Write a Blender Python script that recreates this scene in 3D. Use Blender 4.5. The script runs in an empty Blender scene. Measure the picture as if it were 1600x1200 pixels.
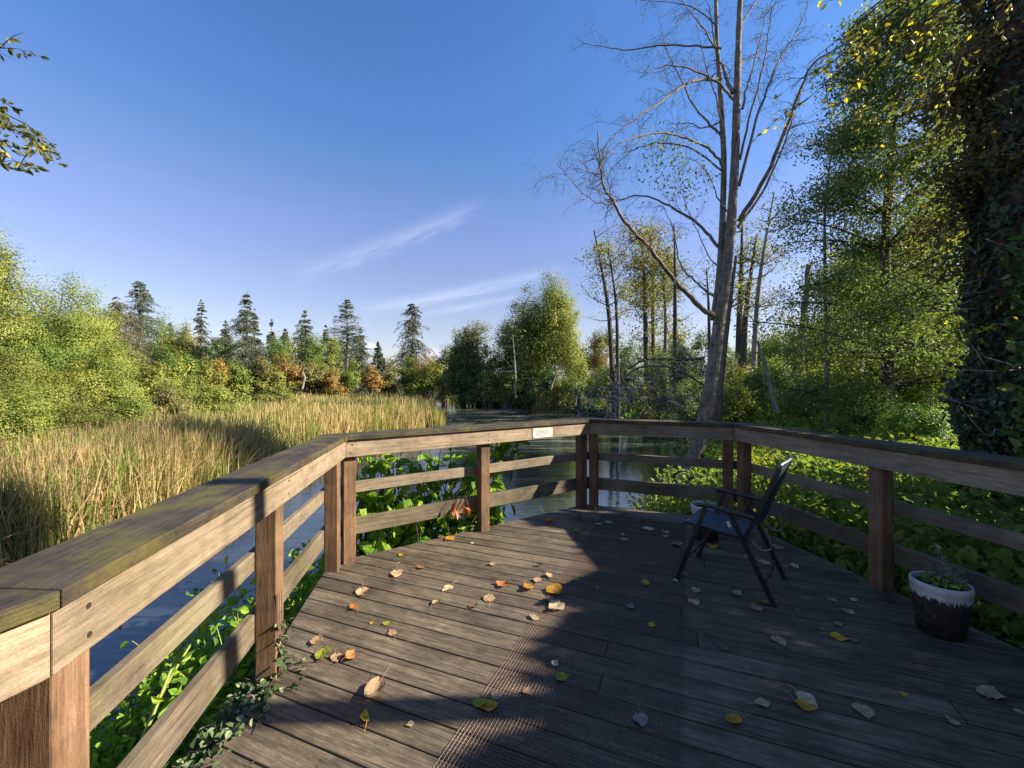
import bpy, math, bmesh
import numpy as np
from mathutils import Vector, Matrix
R = math.radians
rng = np.random.default_rng(7)
SC = bpy.context.scene
C = SC.collection
F_, H_ = 645.0, 1.5                     # focal length in photo pixels, eye height above the deck
WZ = -1.2                               # water level
SUN_AZ, SUN_EL = R(-.5), R(30)           # azimuth measured from +X

# ------------------------------------------------------------------ helpers
def at(px, py, d):                      # photo pixel at a chosen depth -> world point
    return np.array([(px-800)/F_*d, d, H_+(600-py)/F_*d])
def ground_pt(px, py, z=0.0):
    d = (H_-z)*F_/(py-600)
    return np.array([(px-800)/F_*d, d, z])

class G:
    def __init__(s): s.V=[]; s.F=[]; s.A=[]; s.n=0
    def add(s, V, F, a=0.5):
        V=np.asarray(V,float).reshape(-1,3); F=np.asarray(F,int).reshape(-1,4)
        s.V.append(V); s.F.append(F+s.n); s.n+=len(V)
        a=np.asarray(a,float)
        s.A.append(np.full(len(F),float(a)) if a.ndim==0 else a)
    def mesh(s, name, smooth=False, origin=(0,0,0)):
        me=bpy.data.meshes.new(name)
        if not s.V: return me
        V=np.concatenate(s.V)-np.asarray(origin,float); F=np.concatenate(s.F); A=np.concatenate(s.A)
        me.vertices.add(len(V)); me.vertices.foreach_set('co',V.astype(np.float32).ravel())
        me.loops.add(F.size); me.loops.foreach_set('vertex_index',F.astype(np.int32).ravel())
        me.polygons.add(len(F)); me.polygons.foreach_set('loop_start',(np.arange(len(F))*4).astype(np.int32))
        me.polygons.foreach_set('loop_total',np.full(len(F),4,np.int32))
        at_=me.attributes.new('var','FLOAT','FACE'); at_.data.foreach_set('value',A.astype(np.float32))
        me.update(calc_edges=True)
        me.polygons.foreach_set('use_smooth',np.full(len(F),bool(smooth)))
        return me
    def build(s, name, mat, parent=None, smooth=False, origin=None):
        if origin is None: origin=tuple(parent.location) if parent is not None else (0,0,0)
        me=s.mesh(name,smooth,origin); me.materials.append(mat)
        o=bpy.data.objects.new(name,me); C.objects.link(o)
        if parent is not None: o.parent=parent
        else: o.location=origin
        return o

def tag(o,label=None,cat=None,group=None,kind=None):
    if label: o['label']=label
    if cat: o['category']=cat
    if group: o['group']=group
    if kind: o['kind']=kind
    return o
def thing(name,label,cat,loc=(0,0,0),group=None):
    o=bpy.data.objects.new(name,None); o.empty_display_size=.2; C.objects.link(o); o.location=loc
    return tag(o,label,cat,group)
def dup(src,loc,rz=0,sc=1,label=None):
    r=src.copy(); C.objects.link(r); r.location=loc; r.rotation_euler=(0,0,rz); r.scale=(sc,sc,sc) if np.isscalar(sc) else sc
    if label: r['label']=label
    for ch in list(src.children):
        c=ch.copy(); C.objects.link(c); c.parent=r
    return r
def norm(v): return v/np.maximum(np.linalg.norm(v,axis=-1,keepdims=True),1e-9)

def tube(g,P,rad,k=5,a=0.5):
    P=np.asarray(P,float); n=len(P); rad=np.broadcast_to(np.asarray(rad,float),(n,))
    T=norm(np.gradient(P,axis=0)); ref=np.array([0.31,0.17,0.93]) if abs(T[:,2].mean())<.8 else np.array([0.95,.2,.1])
    U=norm(np.cross(T,ref)); W=np.cross(T,U)
    an=np.arange(k)/k*2*math.pi
    V=(P[:,None]+rad[:,None,None]*(np.cos(an)[None,:,None]*U[:,None]+np.sin(an)[None,:,None]*W[:,None])).reshape(-1,3)
    i=np.arange(n-1)[:,None]; j=np.arange(k)[None]
    jn=(j+1)%k
    F=np.stack([i*k+j,i*k+jn,(i+1)*k+jn,(i+1)*k+j],-1).reshape(-1,4)
    g.add(V,F,a)
def smooth_path(P,n=4):
    P=np.asarray(P,float)
    if len(P)<3: return P
    Q=np.vstack([2*P[0]-P[1],P,2*P[-1]-P[-2]]); out=[]
    for i in range(1,len(Q)-2):
        p0,p1,p2,p3=Q[i-1],Q[i],Q[i+1],Q[i+2]
        for t in np.arange(n)/n:
            out.append(.5*((2*p1)+(-p0+p2)*t+(2*p0-5*p1+4*p2-p3)*t*t+(-p0+3*p1-3*p2+p3)*t**3))
    out.append(Q[-2]); return np.array(out)
def box(g,c,s,a=.5,M=None):
    x,y,z=np.asarray(s)/2
    V=np.array([[-x,-y,-z],[x,-y,-z],[x,y,-z],[-x,y,-z],[-x,-y,z],[x,-y,z],[x,y,z],[-x,y,z]])
    if M is not None: V=V@np.asarray(M).T
    g.add(V+np.asarray(c),[[0,3,2,1],[4,5,6,7],[0,1,5,4],[1,2,6,5],[2,3,7,6],[3,0,4,7]],a)
def bar(g,p,q,w,t,a=.5,up=(0,0,1)):
    p=np.asarray(p,float);q=np.asarray(q,float);d=q-p;L=np.linalg.norm(d);x=d/L
    y=np.cross(np.asarray(up,float),x); y=y/np.linalg.norm(y); z=np.cross(x,y)
    box(g,(p+q)/2,(L,w,t),a,np.stack([x,y,z],1))

def leafs(g,P,size,up=.6,elong=1.5,var=None,fold=False,T=None,hang=0.0,Nb=None):
    """scatter leaf faces; size scalar or array = leaf length"""
    n=len(P); 
    if n==0: return
    size=np.broadcast_to(np.asarray(size,float),(n,))*rng.uniform(.65,1.25,n)
    N=norm(rng.normal(size=(n,3)))+np.array([0,0,up])
    if Nb is not None: N=N*.55+Nb
    N=norm(N)
    if T is None: T=rng.normal(size=(n,3))
    T=T+np.array([0,0,-hang]); T=norm(T-N*np.sum(T*N,1,keepdims=True)); B=np.cross(N,T)
    l=size[:,None]; w=l/elong
    if var is None: var=rng.random(n)
    if not fold:
        V=np.stack([P-T*l*.5,P+B*w*.5,P+T*l*.5,P-B*w*.5],1).reshape(-1,3)
        F=(np.arange(n)[:,None]*4+np.arange(4)[None])
        g.add(V,F,var)
    else:
        up_=N*w*.16; cv=-N*l*.10
        V=np.stack([P-T*l*.5,P+B*w*.42-T*l*.18+up_,P+B*w*.36+T*l*.18+up_,P+T*l*.5+cv,P-B*w*.36+T*l*.18+up_,P-B*w*.42-T*l*.18+up_],1).reshape(-1,3)
        b=np.arange(n)[:,None]*6
        F=np.concatenate([b+np.array([[0,1,2,3]]),b+np.array([[0,3,4,5]])],0)
        g.add(V,F,np.concatenate([var,var]))

# ------------------------------------------------------------------ materials
def newmat(name):
    m=bpy.data.materials.new(name); m.use_nodes=True; nt=m.node_tree; nt.nodes.clear()
    out=nt.nodes.new('ShaderNodeOutputMaterial'); return m,nt,out
def N(nt,t,**k):
    n=nt.nodes.new('ShaderNode'+t)
    for a,b in k.items(): setattr(n,a,b)
    return n
def ramp(nt,fac,stops,interp='LINEAR'):
    r=N(nt,'ValToRGB'); r.color_ramp.interpolation=interp; e=r.color_ramp.elements
    while len(e)<len(stops): e.new(.5)
    for x,(p,c) in zip(e,stops): x.position=p; x.color=(*c,1) if len(c)==3 else c
    if fac is not None: nt.links.new(fac,r.inputs[0])
    return r.outputs[0]
def mixc(nt,fac,a,b,mode='MIX'):
    m=N(nt,'Mix',data_type='RGBA',blend_type=mode)
    for s,v in ((m.inputs[0],fac),(m.inputs[6],a),(m.inputs[7],b)):
        if isinstance(v,(int,float)): s.default_value=v
        elif isinstance(v,tuple): s.default_value=(*v,1)
        else: nt.links.new(v,s)
    return m.outputs[2]
def math_(nt,op,a,b=0.0,c=0.0,clamp=False):
    m=N(nt,'Math',operation=op); m.use_clamp=clamp
    for s,v in zip(m.inputs,(a,b,c)):
        if isinstance(v,(int,float)): s.default_value=v
        else: nt.links.new(v,s)
    return m.outputs[0]
def noise(nt,vec,scale,detail=4,rough=.55):
    n=N(nt,'TexNoise'); n.inputs['Scale'].default_value=scale; n.inputs['Detail'].default_value=detail; n.inputs['Roughness'].default_value=rough
    if vec is not None: nt.links.new(vec,n.inputs['Vector'])
    return n.outputs['Fac']
def mapping(nt,vec,scale,loc=None):
    m=N(nt,'Mapping'); m.inputs['Scale'].default_value=scale; nt.links.new(vec,m.inputs['Vector'])
    if loc is not None: nt.links.new(loc,m.inputs['Location'])
    return m.outputs[0]
def bumped(nt,h,st,dist=.01):
    b=N(nt,'Bump'); b.inputs['Strength'].default_value=st; b.inputs['Distance'].default_value=dist
    nt.links.new(h,b.inputs['Height']); return b.outputs[0]
def princ(nt,out,col,rough=.7,normal=None,spec=.4,metal=0):
    p=N(nt,'BsdfPrincipled')
    for k,v in (('Base Color',col),('Roughness',rough)):
        if isinstance(v,tuple): p.inputs[k].default_value=(*v,1)
        elif isinstance(v,(int,float)): p.inputs[k].default_value=v
        else: nt.links.new(v,p.inputs[k])
    p.inputs['Specular IOR Level'].default_value=spec; p.inputs['Metallic'].default_value=metal
    if normal is not None: nt.links.new(normal,p.inputs['Normal'])
    if out is not None: nt.links.new(p.outputs[0],out.inputs[0])
    return p

def leaf_mat(name,cols,trans=.35,rough=.55):
    m,nt,out=newmat(name)
    a=N(nt,'Attribute',attribute_name='var')
    n=len(cols); col=ramp(nt,a.outputs['Fac'],[(i/(n-1),c) for i,c in enumerate(cols)])
    p=princ(nt,None,col,rough,spec=.25)
    t=N(nt,'BsdfTranslucent'); c2=mixc(nt,1.0,col,(1.25,1.3,.6),'MULTIPLY'); nt.links.new(c2,t.inputs[0])
    mx=N(nt,'MixShader'); mx.inputs[0].default_value=trans
    nt.links.new(p.outputs[0],mx.inputs[1]); nt.links.new(t.outputs[0],mx.inputs[2]); nt.links.new(mx.outputs[0],out.inputs[0])
    return m
def wood(name,dark,mid,light,moss=None,mossamt=.0,rough=.75,grain=1.0,stain=.35):
    """boards: local x runs along the grain"""
    m,nt,out=newmat(name)
    tc=N(nt,'TexCoord'); oi=N(nt,'ObjectInfo')
    off=N(nt,'CombineXYZ'); 
    for i in range(3): nt.links.new(math_(nt,'MULTIPLY',oi.outputs['Random'],17.3+9*i),off.inputs[i])
    v=mapping(nt,tc.outputs['Object'],(1,1,1),off.outputs[0])
    g1=noise(nt,mapping(nt,v,(3.0,44,44)),1,6,.65)
    g2=noise(nt,mapping(nt,v,(16,170,170)),1,3,.6)
    big=noise(nt,v,2.3,5,.6)
    blot=noise(nt,v,9,4,.6)
    gg=math_(nt,'ADD',math_(nt,'MULTIPLY',g1,.62),math_(nt,'MULTIPLY',g2,.38))
    col=ramp(nt,gg,[(.30,dark),(.5,mid),(.70,light)])
    vr=math_(nt,'ADD',math_(nt,'MULTIPLY',oi.outputs['Random'],.34),.83)
    hs=N(nt,'HueSaturation'); nt.links.new(col,hs.inputs['Color']); nt.links.new(vr,hs.inputs['Value']); col=hs.outputs[0]
    st=ramp(nt,big,[(.38,(stain,)*3),(.62,(1,1,1))])
    col=mixc(nt,.75,col,st,'MULTIPLY')
    bl=ramp(nt,blot,[(.34,(.5,.48,.46)),(.52,(1,1,1))])
    col=mixc(nt,.45,col,bl,'MULTIPLY')
    # knots
    vo=N(nt,'TexVoronoi'); vo.inputs['Scale'].default_value=1; nt.links.new(mapping(nt,v,(1.7,6,6)),vo.inputs['Vector'])
    kn=ramp(nt,vo.outputs['Distance'],[(.05,(1,1,1)),(.13,(0,0,0))])
    col=mixc(nt,math_(nt,'MULTIPLY',kn,.7),col,tuple(x*.45 for x in dark))
    # cracks along the grain
    cr=ramp(nt,noise(nt,mapping(nt,v,(1.1,60,60)),1,2,.5),[(.28,(1,1,1)),(.325,(0,0,0))])
    col=mixc(nt,math_(nt,'MULTIPLY',cr,.6*grain),col,tuple(x*.3 for x in dark))
    if moss:
        mf=ramp(nt,noise(nt,v,5.5,6,.7),[(.52-.12*mossamt,(0,0,0)),(.66,(1,1,1))])
        col=mixc(nt,math_(nt,'MULTIPLY',mf,mossamt),col,moss)
    sp_=noise(nt,v,190,3,.7); col=mixc(nt,.5,col,ramp(nt,sp_,[(.3,(.55,.55,.55)),(.6,(1.1,1.1,1.1))]),'MULTIPLY')
    h=math_(nt,'SUBTRACT',math_(nt,'ADD',gg,math_(nt,'MULTIPLY',sp_,.25)),math_(nt,'MULTIPLY',cr,.8))
    princ(nt,out,col,rough,bumped(nt,h,.55*grain,.006),.3)
    return m
def bark_mat(name,dark,light,scale=1,moss=None,mossamt=.3):
    m,nt,out=newmat(name); tc=N(nt,'TexCoord')
    v=tc.outputs['Object']
    n1=noise(nt,mapping(nt,v,(14*scale,14*scale,3*scale)),1,6,.7); n2=noise(nt,v,2.2*scale,3)
    n3=noise(nt,mapping(nt,v,(5*scale,5*scale,26*scale)),1,3)
    col=ramp(nt,math_(nt,'ADD',math_(nt,'MULTIPLY',n1,.7),math_(nt,'MULTIPLY',n3,.3)),[(.36,dark),(.62,light)])
    if moss: col=mixc(nt,math_(nt,'MULTIPLY',ramp(nt,n2,[(.5,(0,0,0)),(.62,(1,1,1))]),mossamt),col,moss)
    princ(nt,out,col,.85,bumped(nt,n1,.8,.02*1/scale),.2)
    return m
def plain(name,col,rough=.6,metal=0,spec=.4,nz=0,sc=20):
    m,nt,out=newmat(name); c=col
    if nz:
        tc=N(nt,'TexCoord'); f=noise(nt,tc.outputs['Object'],sc,5)
        c=ramp(nt,f,[(.3,tuple(x*(1-nz) for x in col)),(.7,tuple(min(1,x*(1+nz)) for x in col))])
    princ(nt,out,c,rough,None,spec,metal); return m

M={}
M['deck']=wood('deck_wood',(.028,.022,.017),(.125,.099,.074),(.26,.212,.16),(.07,.085,.03),.18,.62,1,.42)
M['cap']=wood('cap_wood',(.018,.015,.012),(.045,.036,.027),(.095,.077,.056),(.11,.095,.02),.75,.7,1,.5)
M['fascia']=wood('fascia_wood',(.15,.105,.065),(.29,.225,.155),(.43,.35,.245),(.16,.15,.05),.15,.7,.8,.6)
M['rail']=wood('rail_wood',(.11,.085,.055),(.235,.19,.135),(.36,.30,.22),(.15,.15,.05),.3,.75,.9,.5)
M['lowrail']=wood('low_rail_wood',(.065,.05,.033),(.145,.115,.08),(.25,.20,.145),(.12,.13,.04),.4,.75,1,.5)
M['post']=wood('post_wood',(.09,.05,.03),(.20,.115,.065),(.31,.20,.125),(.12,.12,.04),.25,.75,1,.4)
M['joist']=wood('joist_wood',(.04,.03,.025),(.08,.06,.05),(.12,.10,.08),None,0,.8)
M['wire']=plain('rusty_wire',(.15,.105,.085),.55,.6,.4,.45,60)
M['black_metal']=plain('black_metal',(.012,.012,.014),.32,.0,.5)
M['grey_metal']=plain('grey_metal',(.18,.18,.19),.35,.8,.5,.1)
M['mesh_fabric']=plain('blue_grey_fabric',(.035,.055,.085),.6,0,.3,.25,120)
M['white']=plain('plate_white',(.50,.50,.46),.4,0,.4,.06,30)
M['ink']=plain('plate_ink',(.12,.14,.17),.6)
M['screw']=plain('screw_metal',(.08,.07,.06),.5,.7)
M['soil']=plain('potting_soil',(.05,.033,.022),.9,0,.2,.6,40)
M['bark']=bark_mat('alder_bark',(.045,.037,.03),(.30,.25,.20),1.0,(.10,.10,.03),.35)
M['bark_dark']=bark_mat('dark_bark',(.03,.023,.02),(.11,.085,.07),.6)
M['bark_far']=bark_mat('far_bark',(.07,.055,.045),(.20,.165,.14),.3)
M['bark_grey']=bark_mat('grey_deadwood',(.10,.09,.08),(.30,.275,.25),.5)
M['bark_red']=bark_mat('fir_bark',(.06,.035,.035),(.24,.13,.115),.8)
M['twig_pale']=bark_mat('pale_twig',(.20,.17,.15),(.45,.40,.36),1)
M['cane']=plain('green_cane',(.25,.28,.06),.5)
M['moss']=plain('mossy_wood',(.06,.06,.025),.9,0,.1,.5,8)

L=lambda n,c,t=.35: leaf_mat(n,c,t)
M['lf_yg']=L('leaf_yellow_green',[(.085,.125,.03),(.16,.215,.045),(.255,.30,.06),(.40,.37,.085)])
M['lf_green']=L('leaf_mid_green',[(.07,.135,.035),(.125,.20,.045),(.20,.275,.06),(.32,.35,.075)],.42)
M['lf_dark']=L('leaf_dark_green',[(.05,.09,.035),(.08,.135,.045),(.12,.18,.055),(.19,.22,.06)],.25)
M['lf_olive']=L('leaf_olive',[(0.078,0.098,0.026),(0.156,0.176,0.039),(0.260,0.267,0.058),(0.390,0.338,0.091)])
M['lf_poplar']=L('leaf_poplar',[(0.095,0.135,0.034),(0.162,0.203,0.047),(0.270,0.297,0.068),(0.405,0.392,0.095)],.3)
M['lf_orange']=L('leaf_orange',[(.12,.14,.035),(.23,.19,.05),(.34,.19,.06),(.38,.27,.07)])
M['lf_rust']=L('leaf_rust',[(.10,.13,.04),(.17,.18,.06),(.24,.19,.08),(.27,.24,.085)])
M['lf_spruce']=L('needle_spruce',[(0.042,0.066,0.050),(0.072,0.102,0.070),(0.108,0.138,0.084),(0.156,0.174,0.102)],.12)
M['lf_grey']=L('leaf_grey_spruce',[(0.081,0.090,0.063),(0.132,0.132,0.092),(0.196,0.184,0.121),(0.253,0.230,0.149)],.15)
M['lf_herb']=L('leaf_herb',[(.08,.17,.035),(.13,.25,.05),(.21,.34,.06),(.36,.42,.07)],.35)
M['lf_shrub']=L('leaf_shrub',[(.07,.16,.02),(.12,.25,.03),(.20,.36,.04),(.34,.46,.06)],.42)
M['lf_back']=L('leaf_backlit',[(.09,.12,.03),(.16,.20,.04),(.27,.29,.05),(.42,.38,.06)],.5)
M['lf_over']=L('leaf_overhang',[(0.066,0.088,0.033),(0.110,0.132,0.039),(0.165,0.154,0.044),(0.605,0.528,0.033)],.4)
M['lf_alder']=L('leaf_alder',[(.065,.115,.045),(.11,.17,.055),(.18,.24,.08),(.31,.34,.11)],.42)
M['lf_ivy']=L('leaf_ivy',[(.028,.045,.032),(.05,.075,.05),(.08,.105,.065),(.13,.155,.09)],.12)
M['lf_ivy2']=L('leaf_ivy_variegated',[(.03,.06,.025),(.06,.10,.04),(.12,.17,.08),(.30,.33,.20)],.2)
M['lf_brown']=L('leaf_brown',[(.10,.07,.035),(.16,.11,.05),(.14,.13,.04),(.22,.17,.06)],.3)
M['lf_dry']=L('leaf_dry_red',[(.28,.09,.04),(.40,.14,.06),(.45,.20,.09),(.36,.13,.06)],.35)
M['lf_rosemary']=L('leaf_silver',[(.08,.13,.09),(.14,.20,.15),(.22,.28,.22),(.30,.35,.28)],.2)
M['reed']=L('reed_blade',[(.07,.13,.03),(.17,.21,.045),(.35,.30,.11),(.50,.39,.20),(.36,.23,.13)],.35)
M['reed_near']=L('reed_blade_near',[(.06,.14,.03),(.16,.22,.05),(.36,.29,.12),(.48,.35,.20),(.30,.18,.10)],.35)
M['grass']=L('grass_blade',[(.05,.09,.02),(.09,.14,.03),(.16,.18,.05),(.26,.23,.09)],.3)

# ------------------------------------------------------------------ world, sun, camera
def make_world():
    w=bpy.data.worlds.new('World'); SC.world=w; w.use_nodes=True; nt=w.node_tree; nt.nodes.clear()
    out=N(nt,'OutputWorld'); bg=N(nt,'Background'); nt.links.new(bg.outputs[0],out.inputs[0])
    sky=N(nt,'TexSky'); sky.sky_type='NISHITA'; sky.sun_disc=False
    sky.sun_elevation=SUN_EL; sky.sun_rotation=math.pi/2-SUN_AZ
    sky.air_density=1.0; sky.dust_density=.25; sky.ozone_density=3.5; sky.altitude=0
    bg.inputs[1].default_value=.15
    hs=N(nt,'HueSaturation'); hs.inputs['Saturation'].default_value=1.0; hs.inputs['Value'].default_value=1.0; nt.links.new(sky.outputs[0],hs.inputs['Color'])
    tc=N(nt,'TexCoord'); sep=N(nt,'SeparateXYZ'); nt.links.new(tc.outputs['Generated'],sep.inputs[0])
    az=math_(nt,'ARCTAN2',sep.outputs[0],sep.outputs[1]); el=math_(nt,'ARCSINE',sep.outputs[2])
    azd=math_(nt,'MULTIPLY',az,57.296); eld=math_(nt,'MULTIPLY',el,57.296)
    total=None
    def streak(a0,e0,a1,e1,wid,amp,seed):
        L_=math.hypot(a1-a0,e1-e0); ux,uy=(a1-a0)/L_,(e1-e0)/L_
        du=math_(nt,'ADD',math_(nt,'MULTIPLY',math_(nt,'SUBTRACT',azd,a0),ux),math_(nt,'MULTIPLY',math_(nt,'SUBTRACT',eld,e0),uy))
        dv=math_(nt,'ADD',math_(nt,'MULTIPLY',math_(nt,'SUBTRACT',azd,a0),-uy),math_(nt,'MULTIPLY',math_(nt,'SUBTRACT',eld,e0),ux))
        cx=N(nt,'CombineXYZ'); nt.links.new(math_(nt,'MULTIPLY',du,.16),cx.inputs[0]); nt.links.new(math_(nt,'MULTIPLY',dv,1.1),cx.inputs[1]); cx.inputs[2].default_value=seed
        nz=noise(nt,cx.outputs[0],1.3,5,.65)
        dv2=math_(nt,'ADD',dv,math_(nt,'MULTIPLY',math_(nt,'SUBTRACT',nz,.5),wid*1.6))
        prof=math_(nt,'EXPONENT',math_(nt,'MULTIPLY',math_(nt,'MULTIPLY',dv2,dv2),-1/(wid*wid)))
        t=math_(nt,'DIVIDE',du,L_)
        win=math_(nt,'MULTIPLY',math_(nt,'SUBTRACT',1.0,math_(nt,'POWER',math_(nt,'ABSOLUTE',math_(nt,'SUBTRACT',math_(nt,'MULTIPLY',t,2.0),1.0)),3.0),clamp=True),1.0,clamp=True)
        f=math_(nt,'MULTIPLY',math_(nt,'MULTIPLY',prof,win),math_(nt,'MULTIPLY',ramp(nt,nz,[(.30,(.25,)*3),(.62,(1,)*3)]),amp))
        return f
    parts=[streak(-29,12.6,-3,24,1.0,.19,1.0),streak(-22,9.2,8,15.6,.75,.28,5.0),streak(-14,9.0,2,12.2,.45,.2,9.0)]
    grad=ramp(nt,math_(nt,'DIVIDE',eld,90.0,clamp=True),[(0,(.42,.345,.34)),(.105,(.475,.365,.365)),(.224,(.46,.40,.455)),(.35,(.30,.40,.52)),(.47,(.27,.39,.53)),(.62,(.42,.42,.45)),(1,(.45,.42,.42))])
    skyc=mixc(nt,1.0,hs.outputs[0],grad,'MULTIPLY')
    for p in parts: total=p if total is None else math_(nt,'ADD',total,p,clamp=True)
    col=mixc(nt,total,skyc,(2.7,2.75,3.3))
    # cumulus bank on the horizon
    cx=N(nt,'CombineXYZ'); nt.links.new(math_(nt,'MULTIPLY',azd,.13),cx.inputs[0]); nt.links.new(math_(nt,'MULTIPLY',eld,.26),cx.inputs[1])
    n1=noise(nt,cx.outputs[0],1.7,6,.6)
    hgt=math_(nt,'SUBTRACT',math_(nt,'ADD',math_(nt,'MULTIPLY',math_(nt,'SUBTRACT',n1,.5),20.0),4.6),eld)
    m1=ramp(nt,math_(nt,'MULTIPLY',hgt,.6,clamp=True),[(0,(0,)*3),(1,(1,)*3)])
    n2=noise(nt,cx.outputs[0],4.2,5,.6)
    ccol=ramp(nt,math_(nt,'ADD',math_(nt,'MULTIPLY',n2,.8),math_(nt,'MULTIPLY',eld,.02)),[(.28,(1.5,1.65,2.3)),(.42,(1.9,1.95,2.5)),(.6,(2.6,2.5,2.9))])
    vis=math_(nt,'MULTIPLY',m1,.8)
    col=mixc(nt,vis,col,ccol)
    nt.links.new(col,bg.inputs[0])
make_world()
sv=Vector((math.cos(SUN_EL)*math.cos(SUN_AZ),math.cos(SUN_EL)*math.sin(SUN_AZ),math.sin(SUN_EL)))
sl=bpy.data.lights.new('Sun','SUN'); sl.energy=5.0; sl.angle=R(.55); sl.color=(1,.87,.69)
so=bpy.data.objects.new('Sun',sl); so.rotation_euler=sv.to_track_quat('Z','Y').to_euler(); so.location=(20,0,20); C.objects.link(so)
cam=bpy.data.cameras.new('Camera'); cam.sensor_width=36; cam.lens=36*F_/1600; cam.clip_end=3000; cam.clip_start=.02
co=bpy.data.objects.new('Camera',cam); co.location=(0,0,H_); co.rotation_euler=(R(90),0,0); C.objects.link(co); SC.camera=co
SC.view_settings.view_transform='Standard'; SC.view_settings.look='None'; SC.view_settings.exposure=1.6; SC.view_settings.gamma=1
SC.render.engine='CYCLES'
SC.cycles.max_bounces=5; SC.cycles.diffuse_bounces=2; SC.cycles.transmission_bounces=4; SC.cycles.transparent_max_bounces=4

# ------------------------------------------------------------------ terrain and water
POND=np.array([(-3.1,-9),(-3.0,0.5),(-2.9,3.4),(-2.3,5.2),(-.9,6.5),(1.0,7.2),(2.5,7.9),(3.9,9.6),(4.4,11.4),(6.0,14),(7.6,18),(8.2,24),(8,30),(7,37),(4,44),(0,50),(-4,55),(-9,60),(-14,63),(-15,57),(-10.5,48),(-8.2,36),(-5.6,30),(-5.2,27),(-6.6,20),(-7.7,14),(-7.5,10),(-7.4,6),(-8.2,3.5),(-7.5,2.2),(-5.2,1.6),(-5.4,-9)],float)
def pond_sd(x,y):
    """signed distance to the pond outline, negative over water"""
    x=np.asarray(x,float); y=np.asarray(y,float); sh=x.shape; x=x.ravel(); y=y.ravel()
    d=np.full(x.shape,1e9); ins=np.zeros(x.shape,bool); n=len(POND)
    for i in range(n):
        a=POND[i]; b=POND[(i+1)%n]; e=b-a
        t=np.clip(((x-a[0])*e[0]+(y-a[1])*e[1])/(e@e),0,1)
        d=np.minimum(d,np.hypot(x-a[0]-t*e[0],y-a[1]-t*e[1]))
        c=((a[1]>y)!=(b[1]>y)); xi=a[0]+(y-a[1])/(b[1]-a[1]+1e-12)*e[0]; ins^=c&(x<xi)
    return np.where(ins,-d,d).reshape(sh)
def wob(x,y): return .5*np.sin(x*1.3+y*.7)+.3*np.sin(x*2.9-y*2.1+1)+.2*np.sin(x*5.1+y*4.3)
def height(x,y):
    x=np.asarray(x,float); y=np.asarray(y,float)
    s=pond_sd(x,y)
    left=1/(1+np.exp((x+6)/.8)); 
    hmax=left*.12+(1-left)*(.62+.02*np.clip(y,0,40))
    up=hmax*(1-np.exp(-np.maximum(s,0)/(.9*left+2.0*(1-left))))
    z=np.where(s>0,WZ+.015+up+.06*wob(x,y)*np.clip(s,0,1)*(1-.8*left),WZ-np.minimum(.5,-s*.35)-.01)
    r=np.hypot(x,y); z=z+np.clip((r-90)/300,0,1)*2.5
    return z
def terrain():
    u=np.sinh(np.linspace(-1,1,221)*5.2)/np.sinh(5.2)*900
    X,Y=np.meshgrid(u,u+8,indexing='ij'); Z=height(X,Y); n=len(u)
    V=np.stack([X,Y,Z],-1).reshape(-1,3); i,j=np.meshgrid(np.arange(n-1),np.arange(n-1),indexing='ij')
    F=np.stack([i*n+j,(i+1)*n+j,(i+1)*n+j+1,i*n+j+1],-1).reshape(-1,4)
    m,nt,out=newmat('marsh_soil'); tc=N(nt,'TexCoord'); v=tc.outputs['Object']
    c=ramp(nt,noise(nt,v,.9,7,.7),[(.34,(.035,.025,.016)),(.5,(.06,.05,.025)),(.66,(.07,.085,.03))])
    c=mixc(nt,.5,c,ramp(nt,noise(nt,v,11,6,.7),[(.3,(.35,.3,.25)),(.7,(1,1,1))]),'MULTIPLY')
    princ(nt,out,c,.9,bumped(nt,noise(nt,v,14,6,.7),.9,.05),.2)
    g=G(); g.add(V,F); tag(g.build('ground',m,smooth=True),kind='structure')
    # water
    m,nt,out=newmat('pond_water'); tc=N(nt,'TexCoord'); v=tc.outputs['Object']
    rip=noise(nt,mapping(nt,v,(1.2,2.6,1)),2.2,4,.6)
    bn=bumped(nt,rip,.10,.05)
    film=ramp(nt,noise(nt,mapping(nt,v,(.28,.9,1)),1.3,7,.72),[(.52,(0,0,0)),(.60,(1,1,1))])
    speck=ramp(nt,noise(nt,v,16,3,.6),[(.46,(0,0,0)),(.56,(1,1,1))])
    sep=N(nt,'SeparateXYZ'); nt.links.new(v,sep.inputs[0])
    far=ramp(nt,math_(nt,'DIVIDE',sep.outputs[1],40.0),[(.22,(.12,)*3),(.55,(1,)*3)])
    fm=math_(nt,'MULTIPLY',math_(nt,'MULTIPLY',film,far),math_(nt,'ADD',math_(nt,'MULTIPLY',speck,.6),.3))
    a=princ(nt,None,(.022,.032,.036),.03,bn,1.0)
    b=princ(nt,None,(.20,.19,.15),.7,bn,.3)
    mx=N(nt,'MixShader'); nt.links.new(fm,mx.inputs[0]); nt.links.new(a.outputs[0],mx.inputs[1]); nt.links.new(b.outputs[0],mx.inputs[2]); nt.links.new(mx.outputs[0],out.inputs[0])
    g=G(); g.add([(-22,-12,WZ),(14,-12,WZ),(14,70,WZ),(-22,70,WZ)],[[0,1,2,3]]); tag(g.build('water',m),kind='structure')
terrain()

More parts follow.
